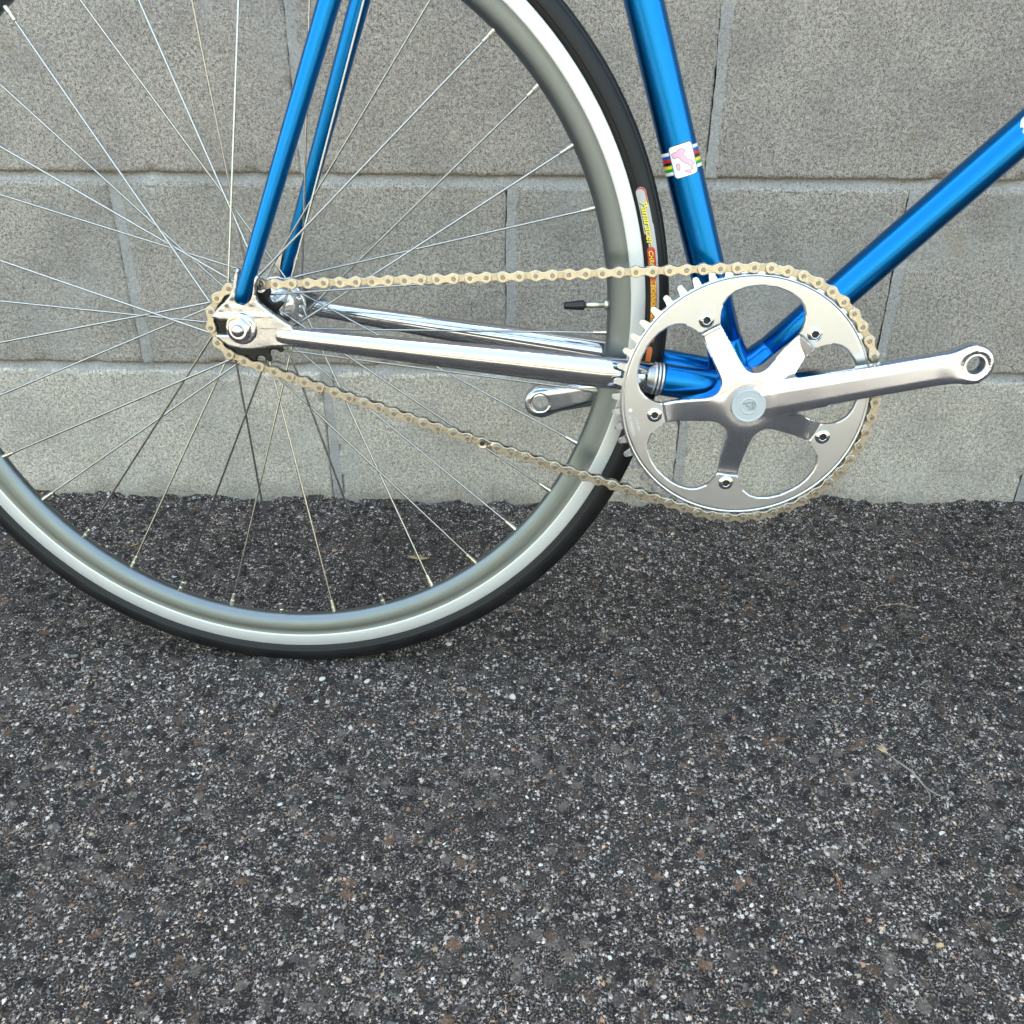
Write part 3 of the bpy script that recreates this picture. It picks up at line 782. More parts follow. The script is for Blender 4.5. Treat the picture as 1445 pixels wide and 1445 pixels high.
for s, nm in ((-1, 'drive'), (1, 'other')):
    P0 = np.array([27, s * 58.5, -6.2]); P1 = np.array([325.5, s * 29.0, -48.5]); P2 = np.array([BBX - 6, s * 23.0, BBZ + 1.5])
    ts = np.array([-0.012, 0.0, 0.012, 0.03, 0.1, 0.3, 0.6, 0.85, 1.0])
    pts = [P0 + (P1 - P0) * t_ for t_ in ts]
    rz_ = [3.0, 6.6, 7.4, 7.6, 8.0, 9.6, 11.8, 12.8, 12.9]; ry_ = [2.0, 4.6, 5.8, 6.6, 7.4, 8.2, 8.8, 9.2, 9.4]
    mb = MB(); tube(mb, pts, rz_, 40, ry_)
    cs = part('chainstay', mb, M['chrome'])
    mb = MB(); tube(mb, [P1 + (P2 - P1) * t_ for t_ in (0.10, 0.12, 0.5, 0.78, 1.0)], [12.8, 13.3, 13.6, 13.9, 13.6], 40, [9.6, 10.0, 10.6, 11.2, 11.5])
    part('chainstay_socket', mb, M['blue'], cs)
    ax = (P1 - P0) / np.linalg.norm(P1 - P0)
    for i_ in range(3):
        c0 = P1 + ax * (-1.0 + 3.0 * i_)
        mb = MB(); tube(mb, [c0 - ax * 1.0, c0 - ax * 0.55, c0 + ax * 0.55, c0 + ax * 1.0], [12.7, 13.35, 13.35, 12.7], 40, [9.2, 9.9, 9.9, 9.2])
        part('chrome_ring', mb, M['tooth'], cs)
    Q0 = np.array([1.8, s * 61.0, 21.5]); Q1 = np.array([86.5, s * 45.0, 227.0]); dq = (Q1 - Q0)
    ts = np.array([-0.012, 0.0, 0.03, 0.15, 0.5, 1.0, 1.6, 2.3, 2.5])
    mb = MB(); tube(mb, [Q0 + dq * t_ for t_ in ts], [3.5, 5.4, 5.9, 6.1, 6.9, 7.9, 8.0, 8.0, 7.0], 40)
    part('seatstay', mb, M['blue'])
# dropouts
dp = [(-23.6, 8.4), (-22.3, 10.6), (-17.6, 15.6), (-11.5, 20.2), (-7.2, 24.6), (-4.6, 31), (0.2, 44.2), (2.2, 45.6), (3.8, 44.2), (0.6, 33), (-1.2, 26.4), (0.5, 22.6), (4.6, 20.6), (8.6, 22.4), (10.6, 27), (13.2, 38.6), (15.2, 40.8), (17.2, 38.4), (13.6, 25.5), (14.4, 20.6), (20.2, 15.0), (33.2, 5.4), (39, 1.5), (47, -12.6), (45.6, -14.6), (22.4, -14.9), (13.4, -16.4), (5, -17.2), (-2, -16.9), (-12.6, -14.4), (-19.5, -9.6), (-23.4, -5.6), (-21.2, -4.9), (6, -5.1), (8.2, -3.6), (8.9, 0), (8.2, 3.6), (6, 5.1), (-17.8, 6.2)]
for s in (-1, 1):
    mb = MB(); fd = poly_sdf(dp)
    if s < 0:
        field_solid(mb, fd, (-26, -20, 50, 48), 0.5,
                    lambda x, z, d: -62.4 + bevel(d, 1.7) + 0.9 * np.clip((z - 9.5) / 3.0, 0, 1) - 0.35 * vnoise(x, z, 5.0, 15) * np.clip((z - 8) / 4, 0, 1) + 0.12 * vnoise(x, z, 9.0, 16),
                    lambda x, z, d: -56.0 + 0 * x)
    else:
        field_solid(mb, fd, (-26, -20, 50, 48), 0.8, lambda x, z, d: 56.0 + 0 * x, lambda x, z, d: 62.4 - bevel(d, 1.2))
    part('dropout', mb, M['chrome_worn'])

# seat tube badge and stripes, mapped on the tube: a = arc from the camera side, v = along the tube
side = np.cross(std, [0, -1, 0])
def on_tube(arc, v, lift, axis0=ST0, ad=std, sd_=side, r0=14.3):
    a = np.asarray(arc) / r0; r_ = r0 + lift
    return axis0 + np.outer(np.asarray(v), ad) + r_ * (np.outer(np.sin(a), sd_) - np.outer(np.cos(a), [0, 1.0, 0]))
def tube_patch(name, f, bbox, material, lift, step=0.4, parent=None, **kw):
    mb = MB(); x, z, d, q, t_, b = field_grid(f, bbox, step)
    mb.add(on_tube(x, z, lift, **kw), q, t_)
    return part(name, mb, material, parent or seat_tube)
VB = 186.7
def rrect(x, z, hx, hz, r_):
    qx = np.abs(x) - hx + r_; qz = np.abs(z) - hz + r_
    return np.hypot(np.maximum(qx, 0), np.maximum(qz, 0)) + np.minimum(np.maximum(qx, qz), 0) - r_
for i_, nm in enumerate(['white', 'pblue', 'red', 'pblack', 'yellow', 'green', 'white']):
    vc = VB + 7.2 - 2.4 * i_
    tube_patch('stripe', lambda x, z, vc=vc: np.maximum(np.abs(x) - 36, np.abs(z - vc) - 1.2), (-36.5, vc - 2, 36.5, vc + 2), M[nm], 0.08, 0.6)
tube_patch('badge_border', lambda x, z: rrect(x, z - VB, 9.8, 12.2, 2.9), (-11, VB - 13, 11, VB + 13), M['navy'], 0.14)
tube_patch('badge', lambda x, z: rrect(x, z - VB, 9.2, 11.6, 2.4), (-11, VB - 13, 11, VB + 13), M['white'], 0.19)
mp = [(470, 560), (520, 530), (590, 500), (610, 455), (680, 435), (745, 465), (755, 500), (715, 530), (705, 580), (750, 620), (790, 680), (850, 695), (915, 725), (955, 765), (945, 795), (905, 780), (890, 815), (915, 850), (905, 905), (880, 905), (870, 850), (830, 810), (740, 760), (680, 710), (630, 650), (580, 625), (540, 665), (505, 650), (480, 615)]
sard = [(562, 800), (620, 775), (640, 850), (635, 920), (600, 930), (580, 880)]
sic = [(745, 940), (850, 920), (865, 995), (810, 980), (755, 960)]
def badge_px(p):      # pixels of the enlarged badge -> (arc, along)
    c_ = np.array([715.0, 700.0]); ex = np.array([480, -150.0]) / 490; ey = np.array([-135, -715.0]) / 727
    w = np.linalg.solve(np.array([ex, ey]).T, np.asarray(p, float) - c_)
    return w[0] * 18.4 / 503.0, VB + w[1] * 23.2 / 727.0
for poly in (mp, sard, sic):
    pp = [badge_px(p) for p in poly]; fs_ = poly_sdf(pp)
    a_ = np.array(pp); bb_ = (a_[:, 0].min() - 1, a_[:, 1].min() - 1, a_[:, 0].max() + 1, a_[:, 1].max() + 1)
    tube_patch('map_outline', lambda x, z: fs_(x, z) - 0.22, bb_, M['outline'], 0.23, 0.22)
    tube_patch('map', lambda x, z: fs_(x, z) + 0.12, bb_, M['pink'], 0.27, 0.22)
# first letter on the down tube, cut by the picture's right edge
dside = np.cross(dtd, [0, -1, 0])
v, t_ = text_mesh('C', 26.0, 0.1, 0.4)
mb = MB(); mb.add(on_tube(-(v[:, 1] - v[:, 1].max() / 2) - 5.5, 274.0 + v[:, 0] - v[:, 0].min(), 0.12, ST0, dtd, dside), None, t_)
part('lettering', mb, M['white'], down_tube)

# ---------------------------------------------------------------- chainring, spider, cranks
BA = [118.44 - 72 * i_ for i_ in range(5)]
PHR = 1.5823
tooth_f = sprocket(51, 103.08, 98.6, 105.8, 3.9, PHR, 0.16)
hw_r = [60, 64.5, 69.5, 75, 78.7, 83, 86, 88.3, 90, 120]; hw_w = [8.2, 8.4, 10.0, 13.2, 16.6, 22.0, 28.5, 38, 52, 120]
def ring_inner(x, z):
    r_ = np.hypot(x, z); a = np.degrees(np.arctan2(z, x))
    d = np.full(x.shape, 1e9)
    for b_ in BA:
        da = np.radians((a - b_ + 180) % 360 - 180)
        lat = np.abs(r_ * np.sin(da)); lat = np.where(np.cos(da) > 0, lat, 1e3)
        d = np.minimum(d, lat - np.interp(r_, hw_r, hw_w))
    d = np.minimum(d, (89.2 - r_) * 1.0)
    return np.maximum(d, 64.6 - r_)
def ring_f(x, z):
    d = np.maximum(tooth_f(x, z), ring_inner(x, z))
    for b_ in BA: d = np.maximum(d, 4.9 - np.hypot(x - 72 * math.cos(R(b_)), z - 72 * math.sin(R(b_))))
    return d
def shift(f): return lambda x, z: f(x - BBX, z - BBZ)
def ring_front(x, z, d):
    r_ = np.hypot(x - BBX, z - BBZ)
    y = np.interp(r_, [0, 95.6, 95.9, 96.5, 96.9, 97.6, 98.4, 99.2, 103, 107.4], [-46.4, -46.4, -45.7, -45.7, -46.3, -46.3, -45.6, -45.1, -44.9, -44.2])
    return y + np.where((r_ < 98) & (np.abs(r_ - 72) > 5.5), bevel(d, 0.9), 0)
mb = MB()
field_solid(mb, shift(ring_f), (BBX - 109, BBZ - 109, BBX + 109, BBZ + 109), 0.5, ring_front, lambda x, z, d: np.interp(np.hypot(x - BBX, z - BBZ), [0, 97, 99, 103, 107.4], [-42.6, -42.6, -43.0, -43.1, -43.6]))
ring = part('chainring', mb, M['satin'])
# engraving
def on_ring(s, u, r0, th0, lift):
    th = th0 - np.asarray(s) / r0; rho = r0 + np.asarray(u)
    return np.c_[BBX + rho * np.cos(th), np.full(len(th), -46.4 - lift), BBZ + rho * np.sin(th)]
for body, r0, th0, h in (('SUGINO 75', 90.6, R(199.5), 3.1), ('144 E I T', 85.6, R(198.0), 2.9)):
    v, t_ = text_mesh(body, h, 0.0, 0.0, 1.15); mb = MB(); mb.add(on_ring(v[:, 0], v[:, 1], r0, th0, 0.05), None, t_)
    part('engraving', mb, M['etch'], ring)
mb = MB(); a = np.linspace(0, 2 * np.pi, 20, endpoint=False)
x, z, d, q, t_, b = field_grid(lambda x, z: np.hypot(x, z) - 1.5, (-2, -2, 2, 2), 0.3)
mb.add(on_ring(x + 21.5, z + 1.4, 89.6, R(199.5), 0.05), q, t_); part('engraving', mb, M['etch'], ring)
# bolts
for b_ in BA:
    cx_, cz_ = BBX + 72 * math.cos(R(b_)), BBZ + 72 * math.sin(R(b_))
    ao = rng.uniform(0, 1); hp = [(2.9 * math.cos(ao + R(60) * i_), 2.9 * math.sin(ao + R(60) * i_)) for i_ in range(6)]
    fh2 = poly_sdf(hp); mb = MB()
    field_solid(mb, lambda x, z: np.maximum(np.hypot(x - cx_, z - cz_) - 6.1, -fh2(x - cx_, z - cz_)), (cx_ - 6.6, cz_ - 6.6, cx_ + 6.6, cz_ + 6.6), 0.3,
                lambda x, z, d: -47.6 + np.maximum(0, (np.hypot(x - cx_, z - cz_) - 4.2)) * 0.55 - 0.35 * np.clip(1 - (np.hypot(x - cx_, z - cz_) - 2.9) / 1.3, 0, 1) + bevel(np.hypot(x - cx_, z - cz_) * 0 + d, 0.3), lambda x, z, d: -44.0 + 0 * x)
    bolt = part('chainring_bolt', mb, M['chrome'], ring)
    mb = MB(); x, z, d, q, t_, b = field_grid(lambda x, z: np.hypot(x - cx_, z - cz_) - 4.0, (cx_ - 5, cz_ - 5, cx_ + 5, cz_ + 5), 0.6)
    mb.add(np.c_[x, np.full(len(x), -44.6), z], q, t_); part('shaded_socket_floor', mb, M['recess'], ring)  # dark disc behind the hex hole, its shade put into the colour
# spider + drive crank arm in crank coordinates
CA = 0.1972; CL = 169.0
ca, sa = math.cos(CA), math.sin(CA)
def crank_uv(x, z):
    dx, dz = x - BBX, z - BBZ
    return dx * ca + dz * sa, -dx * sa + dz * ca
def arm_half(u): return np.interp(u, [0, 40, 60, 100, 140, 150, 156], [14.5, 13.6, 13.2, 12.4, 12.2, 12.4, 12.6])
def arm_only(u, w):
    body = np.maximum(np.maximum(np.abs(w) - arm_half(u), -u), u - CL)
    eye = np.hypot(u - CL, w) - 14.8
    return smin(body, eye, 7.0)
def spider_f(x, z):
    dx, dz = x - BBX, z - BBZ; r_ = np.hypot(dx, dz); a = np.degrees(np.arctan2(dz, dx))
    d = r_ - 22.0
    for b_ in BA:
        da = np.radians((a - b_ + 180) % 360 - 180)
        lat = np.abs(r_ * np.sin(da)); lat = np.where(np.cos(da) > 0, lat, r_ + 5)
        arm = np.maximum(lat - np.interp(r_, [20, 40, 64], [10.4, 9.4, 8.4]), r_ - 64.3)
        d = smin(d, arm, 11.0)
    u, w = crank_uv(x, z)
    d2 = smin(d, arm_only(u, w), 4.0)
    return np.maximum(d2, 7.1 - np.hypot(u - CL, w))
def spider_front(x, z, d):
    dx, dz = x - BBX, z - BBZ; r_ = np.hypot(dx, dz); u, w = crank_uv(x, z)
    s_ = np.clip((62.0 - r_) / (62.0 - 17.0), 0, 1); s_ = s_ * s_ * (3 - 2 * s_)
    ysp = -46.2 - 15.8 * s_ + 0.4 * np.exp(-((r_ - 57) / 4.5) ** 2)
    ysp = ysp + bevel(d, 1.6)
    # arm surface: a flat-fronted bar with sloping flanks
    k = np.clip(np.abs(w) / arm_half(u), 0, 3.0)
    top = -np.interp(u, [-20, 0, 30, 80, 140, 155, 190], [62.2, 62.4, 63.5, 66.0, 69.0, 69.6, 69.9])
    flank = 7.5 * np.maximum(0, np.minimum(k, 1.2) - 0.38) ** 1.7 + 16 * np.maximum(0, k - 1.0)
    yarm = top + flank
    inb = np.clip((u + 4) / 10, 0, 1)
    yarm = yarm * inb + (-40) * (1 - inb)
    re = np.hypot(u - CL, w)
    eye = -70.2 + 0.9 * bevel(d, 5.5) * (re > 9)
    eye = np.where(re < 9.3, -68.9, eye); eye = np.where((re >= 9.3) & (re < 10.1), -68.9 - (re - 9.3) * 1.62, eye)
    be = np.clip((30.0 - re) / 15.0, 0, 1); be = be * be * (3 - 2 * be)
    yarm = yarm * (1 - be) + eye * be
    kk = 2.2
    ht = np.clip(0.5 + 0.5 * (yarm - ysp) / kk, 0, 1)
    y = yarm * (1 - ht) + ysp * ht - kk * ht * (1 - ht)
    y = np.where(u > 75, yarm, y)
    edge_ = bevel(d, 2.2) * (u > 60) * (1 - be)
    return y + edge_
def spider_back(x, z, d):
    u, w = crank_uv(x, z)
    return np.where(u > 60, -np.interp(u, [60, 75, 150, 190], [49.0, 54.5, 57.5, 57.5]), np.where(u > 30, -np.interp(u, [30, 60], [42, 49]), -42.0))
mb = MB(); field_solid(mb, spider_f, (BBX - 68, BBZ - 68, BBX + 186, BBZ + 68), 0.55, spider_front, spider_back)
crank = part('crank_arm', mb, M['polished'])
# pedal thread
ex_, ez_ = BBX + CL * ca, BBZ + CL * sa
mb = MB(); prof = []
for i_ in range(9): prof += [(7.15, -68.7 + i_ * 1.25), (6.5, -68.1 + i_ * 1.25)]
revolve(mb, prof, 40, (ex_, ez_)); part('pedal_thread', mb, M['recess'] if False else M['tooth'], crank)
# dust cap with its embossed mark
def capf(x, z):
    dx, dz = x - BBX, z - BBZ; r_ = np.hypot(dx, dz); a = np.degrees(np.arctan2(dz, dx))
    return np.where((a > 28) & (a < 52), r_ - 12.4, r_ - 13.3)
mb = MB()
field_solid(mb, capf, (BBX - 14, BBZ - 14, BBX + 14, BBZ + 14), 0.3,
            lambda x, z, d: (lambda r_: -65.6 + bevel(d, 0.7) + np.interp(r_, [0, 5.4, 5.8, 6.4, 6.8, 11.4, 11.8, 13.4], [0.25, 0.25, -0.15, -0.15, 0.2, 0.2, -0.05, -0.05]) + 0.05 * np.sin(r_ * 7.0) * ((r_ > 7) & (r_ < 11.3)))(np.hypot(x - BBX, z - BBZ)), lambda x, z, d: -61.5 + 0 * x)
dust = part('dust_cap', mb, M['cap'], crank)
mb = MB()
def bar(x0, z0, x1, z1, w_):
    d_ = np.array([x1 - x0, z1 - z0]); d_ = d_ / np.linalg.norm(d_); n_ = np.array([-d_[1], d_[0]]) * w_ / 2
    c_ = [np.array([x0, z0]) + n_, np.array([x1, z1]) + n_, np.array([x1, z1]) - n_, np.array([x0, z0]) - n_]
    v_ = [(BBX + p[0], y_, BBZ + p[1]) for y_ in (-65.3, -65.85) for p in c_]
    mb.add(v_, [(0, 1, 2, 3), (7, 6, 5, 4), (0, 4, 5, 1), (1, 5, 6, 2), (2, 6, 7, 3), (3, 7, 4, 0)])
for b_ in ((-4.4, 2.2, 1.6, 3.2, 0.9), (-2.2, 0.2, -1.6, 2.4, 0.9), (-2.2, 0.2, 1.2, -0.6, 0.9), (2.4, 3.8, 2.8, -1.0, 0.9), (3.2, 3.6, 5.0, 0.6, 0.9), (2.8, -1.0, 4.8, -0.8, 0.9), (-0.4, -2.4, 4.6, -2.2, 0.9)): bar(*b_)
M['cap_mark'] = mat('relief_shade_plastic', (0.27, 0.30, 0.33), 0.5)  # darker than the cap: shading of the relief put into its colour
part('embossed_mark', mb, M['cap_mark'], crank, smooth=False)
# left crank
def left_f(x, z):
    u, w = crank_uv(x, z); u = -u
    d = smin(arm_only(u, w), np.hypot(u, w) - 17, 10)
    return np.maximum(d, 7.2 - np.hypot(u - CL, w))
def left_in(x, z, d):
    u, w = crank_uv(x, z); u = -u; re = np.hypot(u - CL, w)
    y = np.interp(u, [0, 60, 140, 160], [46, 49, 55, 57.0]) + 5.0 * np.maximum(0, np.clip(np.abs(w) / arm_half(u), 0, 1.2) - 0.45) ** 1.6
    rec = np.where(re < 9.0, 1.0, 0)
    return y + rec + bevel(d, 2.6) * (re > 10)
mb = MB(); field_solid(mb, left_f, (BBX - 186, BBZ - 56, BBX + 20, BBZ + 22), 0.6, left_in, lambda x, z, d: (lambda u: np.interp(u, [0, 140, 160], [60, 68, 69.5]))(-crank_uv(x, z)[0]) - bevel(d, 2.0))
part('crank_arm', mb, M['polished'])

# ---------------------------------------------------------------- chain
RC, RR = 30.54, 103.08
D0 = math.hypot(BBX, BBZ); ca0 = math.atan2(BBZ, BBX); al = math.asin((RR - RC) / D0)
tt, tb_ = ca0 + al, ca0 - al               # directions of the two runs
def circ(cx_, cz_, r_, a): return np.c_[cx_ + r_ * np.cos(a), cz_ + r_ * np.sin(a)]
n_top, n_bot = tt + math.pi / 2, tb_ - math.pi / 2
top0 = circ(0, 0, RC, np.array([n_top]))[0]; top1 = circ(BBX, BBZ, RR, np.array([n_top]))[0]
bot1 = circ(BBX, BBZ, RR, np.array([n_bot]))[0]; bot0 = circ(0, 0, RC, np.array([n_bot]))[0]
tl = np.linspace(0, 1, 400)[:, None]
sag = np.sin(np.linspace(0, np.pi, 400))
botl = bot1 + (bot0 - bot1) * tl; botl[:, 1] -= 2.0 * sag
topl = top0 + (top1 - top0) * tl; topl[:, 1] -= 0.6 * sag
path = np.vstack([circ(BBX, BBZ, RR, np.linspace(PHR, n_bot, 600)), botl[1:], circ(0, 0, RC, np.linspace(n_bot + 2 * math.pi, n_top, 300)[1:]) if False else circ(0, 0, RC, np.linspace(n_bot, n_top - 2 * math.pi, 300)[1:]), topl[1:], circ(BBX, BBZ, RR, np.linspace(n_top, PHR, 60)[1:])])
sl = np.r_[0, np.cumsum(np.linalg.norm(np.diff(path, axis=0), axis=1))]
NL = int(round(sl[-1] / 12.7)); pitch = sl[-1] / NL
JX = np.interp(np.arange(NL) * pitch, sl, path[:, 0]); JZ = np.interp(np.arange(NL) * pitch, sl, path[:, 1])
YC = -43.6
def plate(mb, y0, y1, r_, waist, m=0):
    P = []
    L_ = 12.7
    for c_, a0, a1 in ((L_, -118, 118), (0, 62, 298)):
        for a in np.linspace(R(a0), R(a1), 13): P.append((c_ + r_ * math.cos(a), r_ * math.sin(a)))
        sg = 1 if c_ else -1
        for xx_ in (8.0, 6.35, 4.7): P.append((xx_ if c_ else L_ - xx_, sg * (waist + 0.14 * abs(xx_ - 6.35) ** 2)))
    P = np.array(P); n_ = len(P); ctr = np.array([[L_ / 2, 0]])
    Pi = P.copy(); dirn = P - np.array([[np.clip(p[0], 0, L_), 0] for p in P]); Pi = P - 0.35 * dirn / np.maximum(1e-6, np.linalg.norm(dirn, axis=1))[:, None]
    s_ = 1 if y1 > y0 else -1
    rings = [(P, y1), (P, y0 + 0.28 * s_), (Pi, y0)]
    v_ = np.vstack([np.c_[p[:, 0], np.full(n_, y_), p[:, 1]] for p, y_ in rings] + [[[L_ / 2, y0, 0]], [[L_ / 2, y1, 0]]])
    i = np.arange(n_); j = (i + 1) % n_
    q_ = np.vstack([np.c_[i, j, n_ + j, n_ + i], np.c_[n_ + i, n_ + j, 2 * n_ + j, 2 * n_ + i]])
    t2 = np.vstack([np.c_[2 * n_ + i, 2 * n_ + j, np.full(n_, 3 * n_)], np.c_[j, i, np.full(n_, 3 * n_ + 1)]])
    mb.add(v_, q_, t2, m=m)
def rivets(mb, y0, m=1):
    for c_ in (0, 12.7):
        revolve(mb, [(0.01, y0 - 0.35), (0.7, y0 - 0.4), (1.5, y0 - 0.42), (1.9, y0 - 0.1), (1.95, y0 + 0.3)], 12, (c_, 0), m=m)
mb = MB(); plate(mb, -3.6, -2.5, 4.35, 2.45); plate(mb, 3.6, 2.5, 4.35, 2.45); rivets(mb, -3.6)
me_outer = mb.mesh('outer_link', 0.001, False, [M['gold'], M['rivet']])
mb = MB(); plate(mb, -2.0, -1.1, 4.3, 2.5); plate(mb, 2.0, 1.1, 4.3, 2.5)
for c_ in (0, 12.7): revolve(mb, [(3.9, -1.4), (3.9, 1.4)], 16, (c_, 0), m=1)
me_inner = mb.mesh('inner_link', 0.001, False, [M['gold_in'], M['roller']])
mb = MB(); plate(mb, -3.6, -2.5, 4.35, 3.0); plate(mb, 3.6, 2.5, 4.35, 3.0)
revolve(mb, [(0.01, -4.1), (1.4, -4.05), (2.1, -3.7), (2.1, -3.3)], 12, (12.7, 0), m=1)
revolve(mb, [(0.01, -4.1), (1.0, -4.1), (1.65, -3.75), (1.7, -3.3)], 12, (0, 0), m=2)
box(mb, (7.4, -3.95, -2.4), (8.6, -3.4, 2.4), m=2)
MASTER = mb
chain = bpy.data.objects.new('chain', None); COL.objects.link(chain); chain.parent = bike
chain['label'] = 'champagne coloured bicycle chain with steel rivets'
par = None
# parity: the link that starts at the rivet nearest (52, 31.5) on the top run, going back towards the cog
near_i = int(np.argmin((JX - 52.1) ** 2 + (JZ - 31.5) ** 2))
half_i = int(np.argmin((JX - 195) ** 2 + (JZ + 102) ** 2))      # master link on the lower run
def is_outer(i_):
    o_ = ((i_ - near_i) % 2 == 0)
    return (not o_) if (i_ < half_i and NL % 2) else o_
if is_outer(half_i - 1) != is_outer(half_i + 1):      # a half link joins here: one end steps in under its neighbour
    for v_ in MASTER.v:
        k_ = np.clip((v_[:, 0] - 4.2) / 4.4, 0, 1)
        if not is_outer(half_i - 1): k_ = 1 - k_
        v_[:, 1] -= np.sign(v_[:, 1]) * 1.6 * (1 - k_)
me_master = MASTER.mesh('master_link', 0.001, False, [M['gold'], M['black_plastic'], M['rivet']])
for i_ in range(NL):
    j_ = (i_ + 1) % NL
    outer = is_outer(i_)
    mesh = me_outer if outer else me_inner
    if i_ == half_i: mesh = me_master
    nm = 'outer_link' if mesh is me_outer else ('inner_link' if mesh is me_inner else 'master_link')
    o = obj(nm, mesh, None, chain)
    o.location = (JX[i_] * 0.001, YC * 0.001, JZ[i_] * 0.001 + 0.334)
    o.rotation_euler = (0, -math.atan2(JZ[j_] - JZ[i_], JX[j_] - JX[i_]), 0)

# ---------------------------------------------------------------- the rest of the bicycle, beyond the picture's edges
TT = ST0 + std * 560; HT = ST0 + dtd * 640
mb = MB(); tube(mb, [TT, np.array([HT[0] - 30, 0, TT[2] + 4])], 12.7, 32); part('top_tube', mb, M['blue'])
hd = np.array([-0.2756, 0, 0.9613]); H0 = HT + np.array([10, 0, -30])
mb = MB(); tube(mb, line(H0, hd, [0, 140]), 16, 32); part('head_tube', mb, M['blue'])
FW = np.array([BBX + 590, 0, -24.9])
for s in (-1, 1):
    mb = MB(); e0 = H0 - hd * 20 + np.array([0, s * 30, 0])
    tube(mb, [e0 + np.array([0, -s * 18, 8]), e0, e0 * 0.4 + np.array([FW[0] - 25, s * 45, FW[2] + 60]) * 0.6, FW + np.array([0, s * 48, 0])], [12, 11, 9, 6], 24)
    part('fork_blade', mb, M['chrome'])
mb = MB(); tube(mb, line(ST0, std, [580, 760]), 13.6, 32); part('seat_post', mb, M['polished'])
mb = MB(); sp_ = ST0 + std * 770
tube(mb, [sp_ + np.array([-120, 0, 8]), sp_ + np.array([-80, 0, 8]), sp_ + np.array([0, 0, 0]), sp_ + np.array([90, 0, 2]), sp_ + np.array([150, 0, -4])], [12, 22, 18, 12, 6], 32, [50, 70, 45, 22, 12]); part('saddle', mb, M['black_plastic'])
s0 = H0 + hd * 165
mb = MB(); tube(mb, [H0 + hd * 140, s0], 12, 24); tube(mb, [s0, s0 + np.array([80, 0, 8])], 13, 24); part('stem', mb, M['polished'])
hb = s0 + np.array([85, 0, 8])
mb = MB(); tube(mb, [hb + np.array([-10, -235, 0]), hb + np.array([0, -60, 0]), hb + np.array([0, 60, 0]), hb + np.array([-10, 235, 0])], 12, 24); part('handlebar', mb, M['polished'])
shift_v = FW * 0.001
fw = obj('front_wheel', rim.data, None, bike); fw.location = shift_v
for ch in list(rim.children):
    nm = ch.name.split('.')[0]
    if nm in ('cog', 'axle_nut', 'valve', 'valve_cap', 'nipple'): continue
    c = ch.copy(); COL.objects.link(c); c.parent = fw

# ================================================================== debris on the asphalt
def top_obj(name, mb, material, label, cat, group=None, smooth=True):
    return tag(obj(name, mb.mesh(name, 1.0, smooth), material), label, cat, group)
def lay(pts, lift):
    return [np.array([x, y, ground_z(x, y) + l_]) for (x, y), l_ in zip(pts, lift)]
st_root = bpy.data.objects.new('grass_stalk', None); COL.objects.link(st_root); st_root.location = (0.526, -0.115, GZ)
tag(st_root, 'dry grey grass stalk with frayed seed head lying on the asphalt', 'grass stalk')
offv = np.array([0.526, -0.115, GZ])
mb = MB(); tube(mb, [p - offv for p in lay([(0.528, -0.119), (0.534, -0.130), (0.541, -0.144), (0.5455, -0.158), (0.549, -0.164)], [0.002, 0.003, 0.003, 0.0025, 0.0015])], [0.0004, 0.0007, 0.0009, 0.0007, 0.0004], 8)
obj('stem', mb.mesh('stem', 1.0), M['straw'], st_root)
mb = MB(); tube(mb, [p - offv for p in lay([(0.5455, -0.158), (0.550, -0.166), (0.5565, -0.1702), (0.560, -0.173)], [0.0025, 0.002, 0.0015, 0.001])], [0.0005, 0.0005, 0.0004, 0.0002], 6)
tube(mb, [p - offv for p in lay([(0.5455, -0.158), (0.5475, -0.167), (0.5455, -0.174), (0.5405, -0.178)], [0.0025, 0.002, 0.0015, 0.001])], [0.0005, 0.0005, 0.0004, 0.0002], 6)
obj('blade', mb.mesh('blade', 1.0), M['straw'], st_root)
mb = MB()
for i_ in range(14):
    a = rng.uniform(1.2, 2.6); L_ = rng.uniform(0.004, 0.009); x_, y_ = 0.528 + rng.normal(0, 0.0008), -0.118 + rng.normal(0, 0.001)
    tube(mb, [p - offv for p in lay([(x_, y_), (x_ + L_ * math.cos(a), y_ + L_ * math.sin(a))], [0.002, rng.uniform(0.001, 0.005)])], [0.0011, 0.0002], 5)
obj('seed_head', mb.mesh('seed_head', 1.0), M['straw_head'], st_root)
mb = MB(); tube(mb, lay([(0.583, 0.089), (0.590, 0.098), (0.602, 0.103), (0.617, 0.103), (0.631, 0.098), (0.642, 0.087)], [0.001, 0.0025, 0.003, 0.0025, 0.002, 0.001]), [0.0003, 0.00035, 0.0004, 0.0004, 0.0003, 0.0002], 6)
top_obj('curled_fibre', mb, M['straw_head'], 'thin curled tan fibre on the asphalt below the chainring', 'fibre')
mb = MB(); tube(mb, lay([(0.446, -0.2425), (0.4475, -0.249), (0.4505, -0.256), (0.4495, -0.260)], [0.001, 0.0022, 0.002, 0.001]), [0.0003, 0.0005, 0.0004, 0.0003], 6)
tube(mb, lay([(0.4475, -0.249), (0.4485, -0.257), (0.4475, -0.262)], [0.002, 0.002, 0.001]), [0.0004, 0.0004, 0.0002], 6)
top_obj('pine_needle', mb, M['orange_fibre'], 'small forked orange brown needle on the lower right asphalt', 'needle')
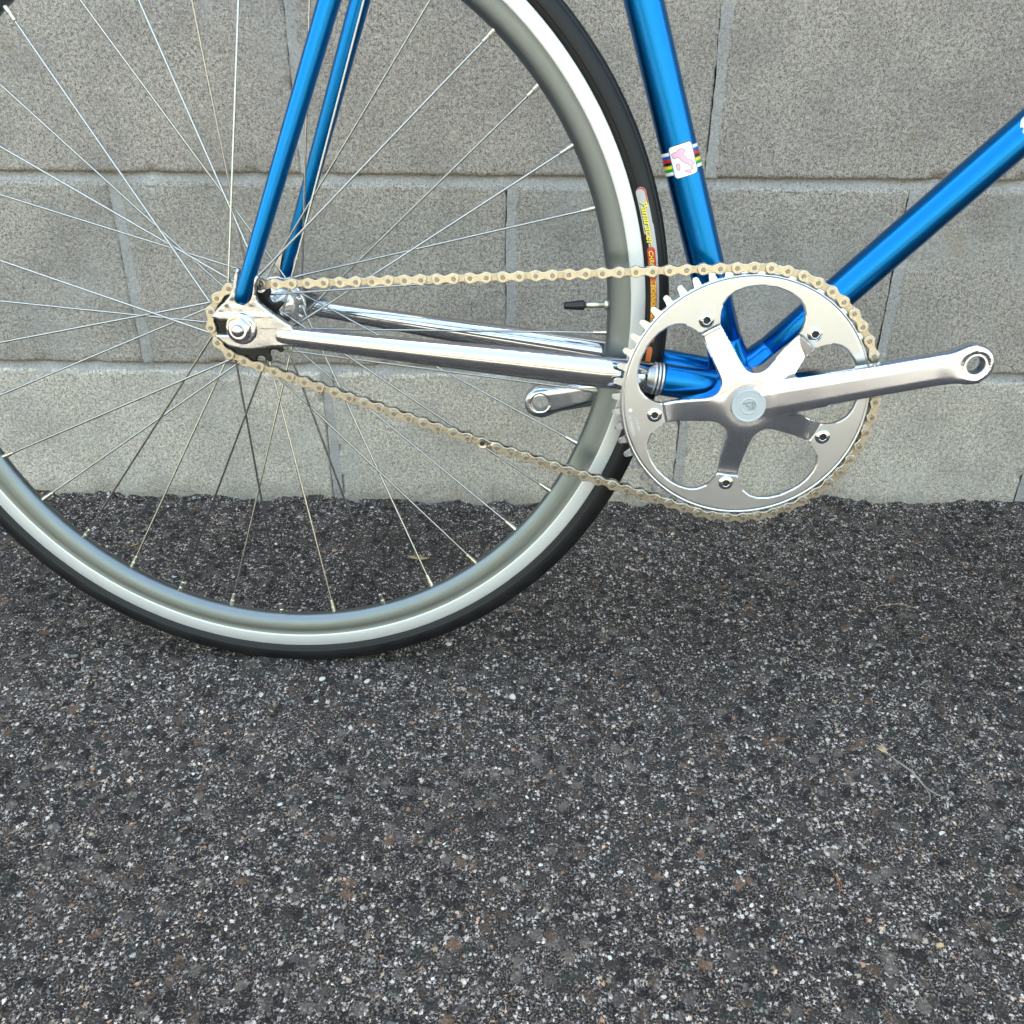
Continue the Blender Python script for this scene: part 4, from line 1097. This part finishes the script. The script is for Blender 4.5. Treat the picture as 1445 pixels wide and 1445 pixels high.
def flake(mb, x, y, L_, W_, a, curl):
    n_ = 9; u = np.linspace(-1, 1, n_); V = []
    for i_ in u:
        w_ = W_ * (1 - i_ * i_) ** 0.6 * (1 + 0.25 * math.sin(7 * i_)) + 0.0002
        for s in (-1, 0, 1):
            lx, ly = i_ * L_, s * w_
            V.append((x + lx * math.cos(a) - ly * math.sin(a), y + lx * math.sin(a) + ly * math.cos(a), ground_z(x, y) + 0.0012 + curl * (i_ * i_) + 0.0012 * abs(s)))
    q_ = [(i_ * 3 + j_, i_ * 3 + 3 + j_, i_ * 3 + 4 + j_, i_ * 3 + 1 + j_) for i_ in range(n_ - 1) for j_ in (0, 1)]
    V = np.array(V); k_ = len(V); V2 = V - np.array([0, 0, 0.0004]); q_ = np.array(q_)
    mb.add(np.vstack([V, V2]), np.vstack([q_, q_[:, ::-1] + k_]))
mb = MB(); flake(mb, 0.0915, 0.1785, 0.0125, 0.0028, -0.15, 0.002)
top_obj('dry_leaf', mb, M['leaf'], 'curled tan leaf scrap inside the wheel near its lower right rim', 'leaf')
mb = MB(); flake(mb, -0.2455, 0.1995, 0.0055, 0.0009, 0.75, 0.0006)
top_obj('wood_splinter', mb, M['tan_pebble'], 'short straw coloured splinter inside the wheel at its lower left', 'splinter')
mb = MB(); flake(mb, 0.008, 0.0015, 0.005, 0.003, 0.5, 0.0006)
top_obj('moss_flake', mb, M['green_bit'], 'dull green flake on the asphalt just below the tyre', 'flake')
mb = MB(); flake(mb, -0.2255, -0.010, 0.0045, 0.0022, 0.2, 0.0006)
top_obj('moss_flake', mb, M['green_bit'], 'pale green flake left of the wheel on the asphalt', 'flake')
def pebble(x, y, s, material, label):
    v_ = stone_verts(0, 0, 0, s, 0.7)
    o_ = obj('pebble', fast_mesh('pebble', v_, None, ico_f, False), material)
    o_.location = (x, y, ground_z(x, y)); tag(o_, label, 'pebble', 'pebbles lying on the asphalt')
    bv = o_.modifiers.new('round', 'SUBSURF'); bv.levels = 2; bv.render_levels = 2
for x_, y_, s_, mm, lb in ((0.2047, -0.0535, 0.0048, 'pale_pebble', 'largest white pebble on open asphalt below the chainring'),
                           (0.1383, 0.0235, 0.0050, 'pale_pebble', 'flat white pebble touching the tyre shadow at lower right'),
                           (-0.0086, 0.1957, 0.0042, 'tan_pebble', 'tan pebble between the lower spokes inside the wheel'),
                           (0.0235, -0.036, 0.0036, 'pale_pebble', 'grey white pebble below the bottom of the tyre'),
                           (0.5035, -0.305, 0.0040, 'tan_pebble', 'yellowish pebble near the lower right corner'),
                           (0.5405, -0.1475, 0.0030, 'pale_pebble', 'small white pebble just under the grass stalk'),
                           (0.0665, -0.0365, 0.0040, 'pale_pebble', 'pale chip with rough edges right of the tyre bottom')):
    pebble(x_, y_, s_, M[mm], lb)
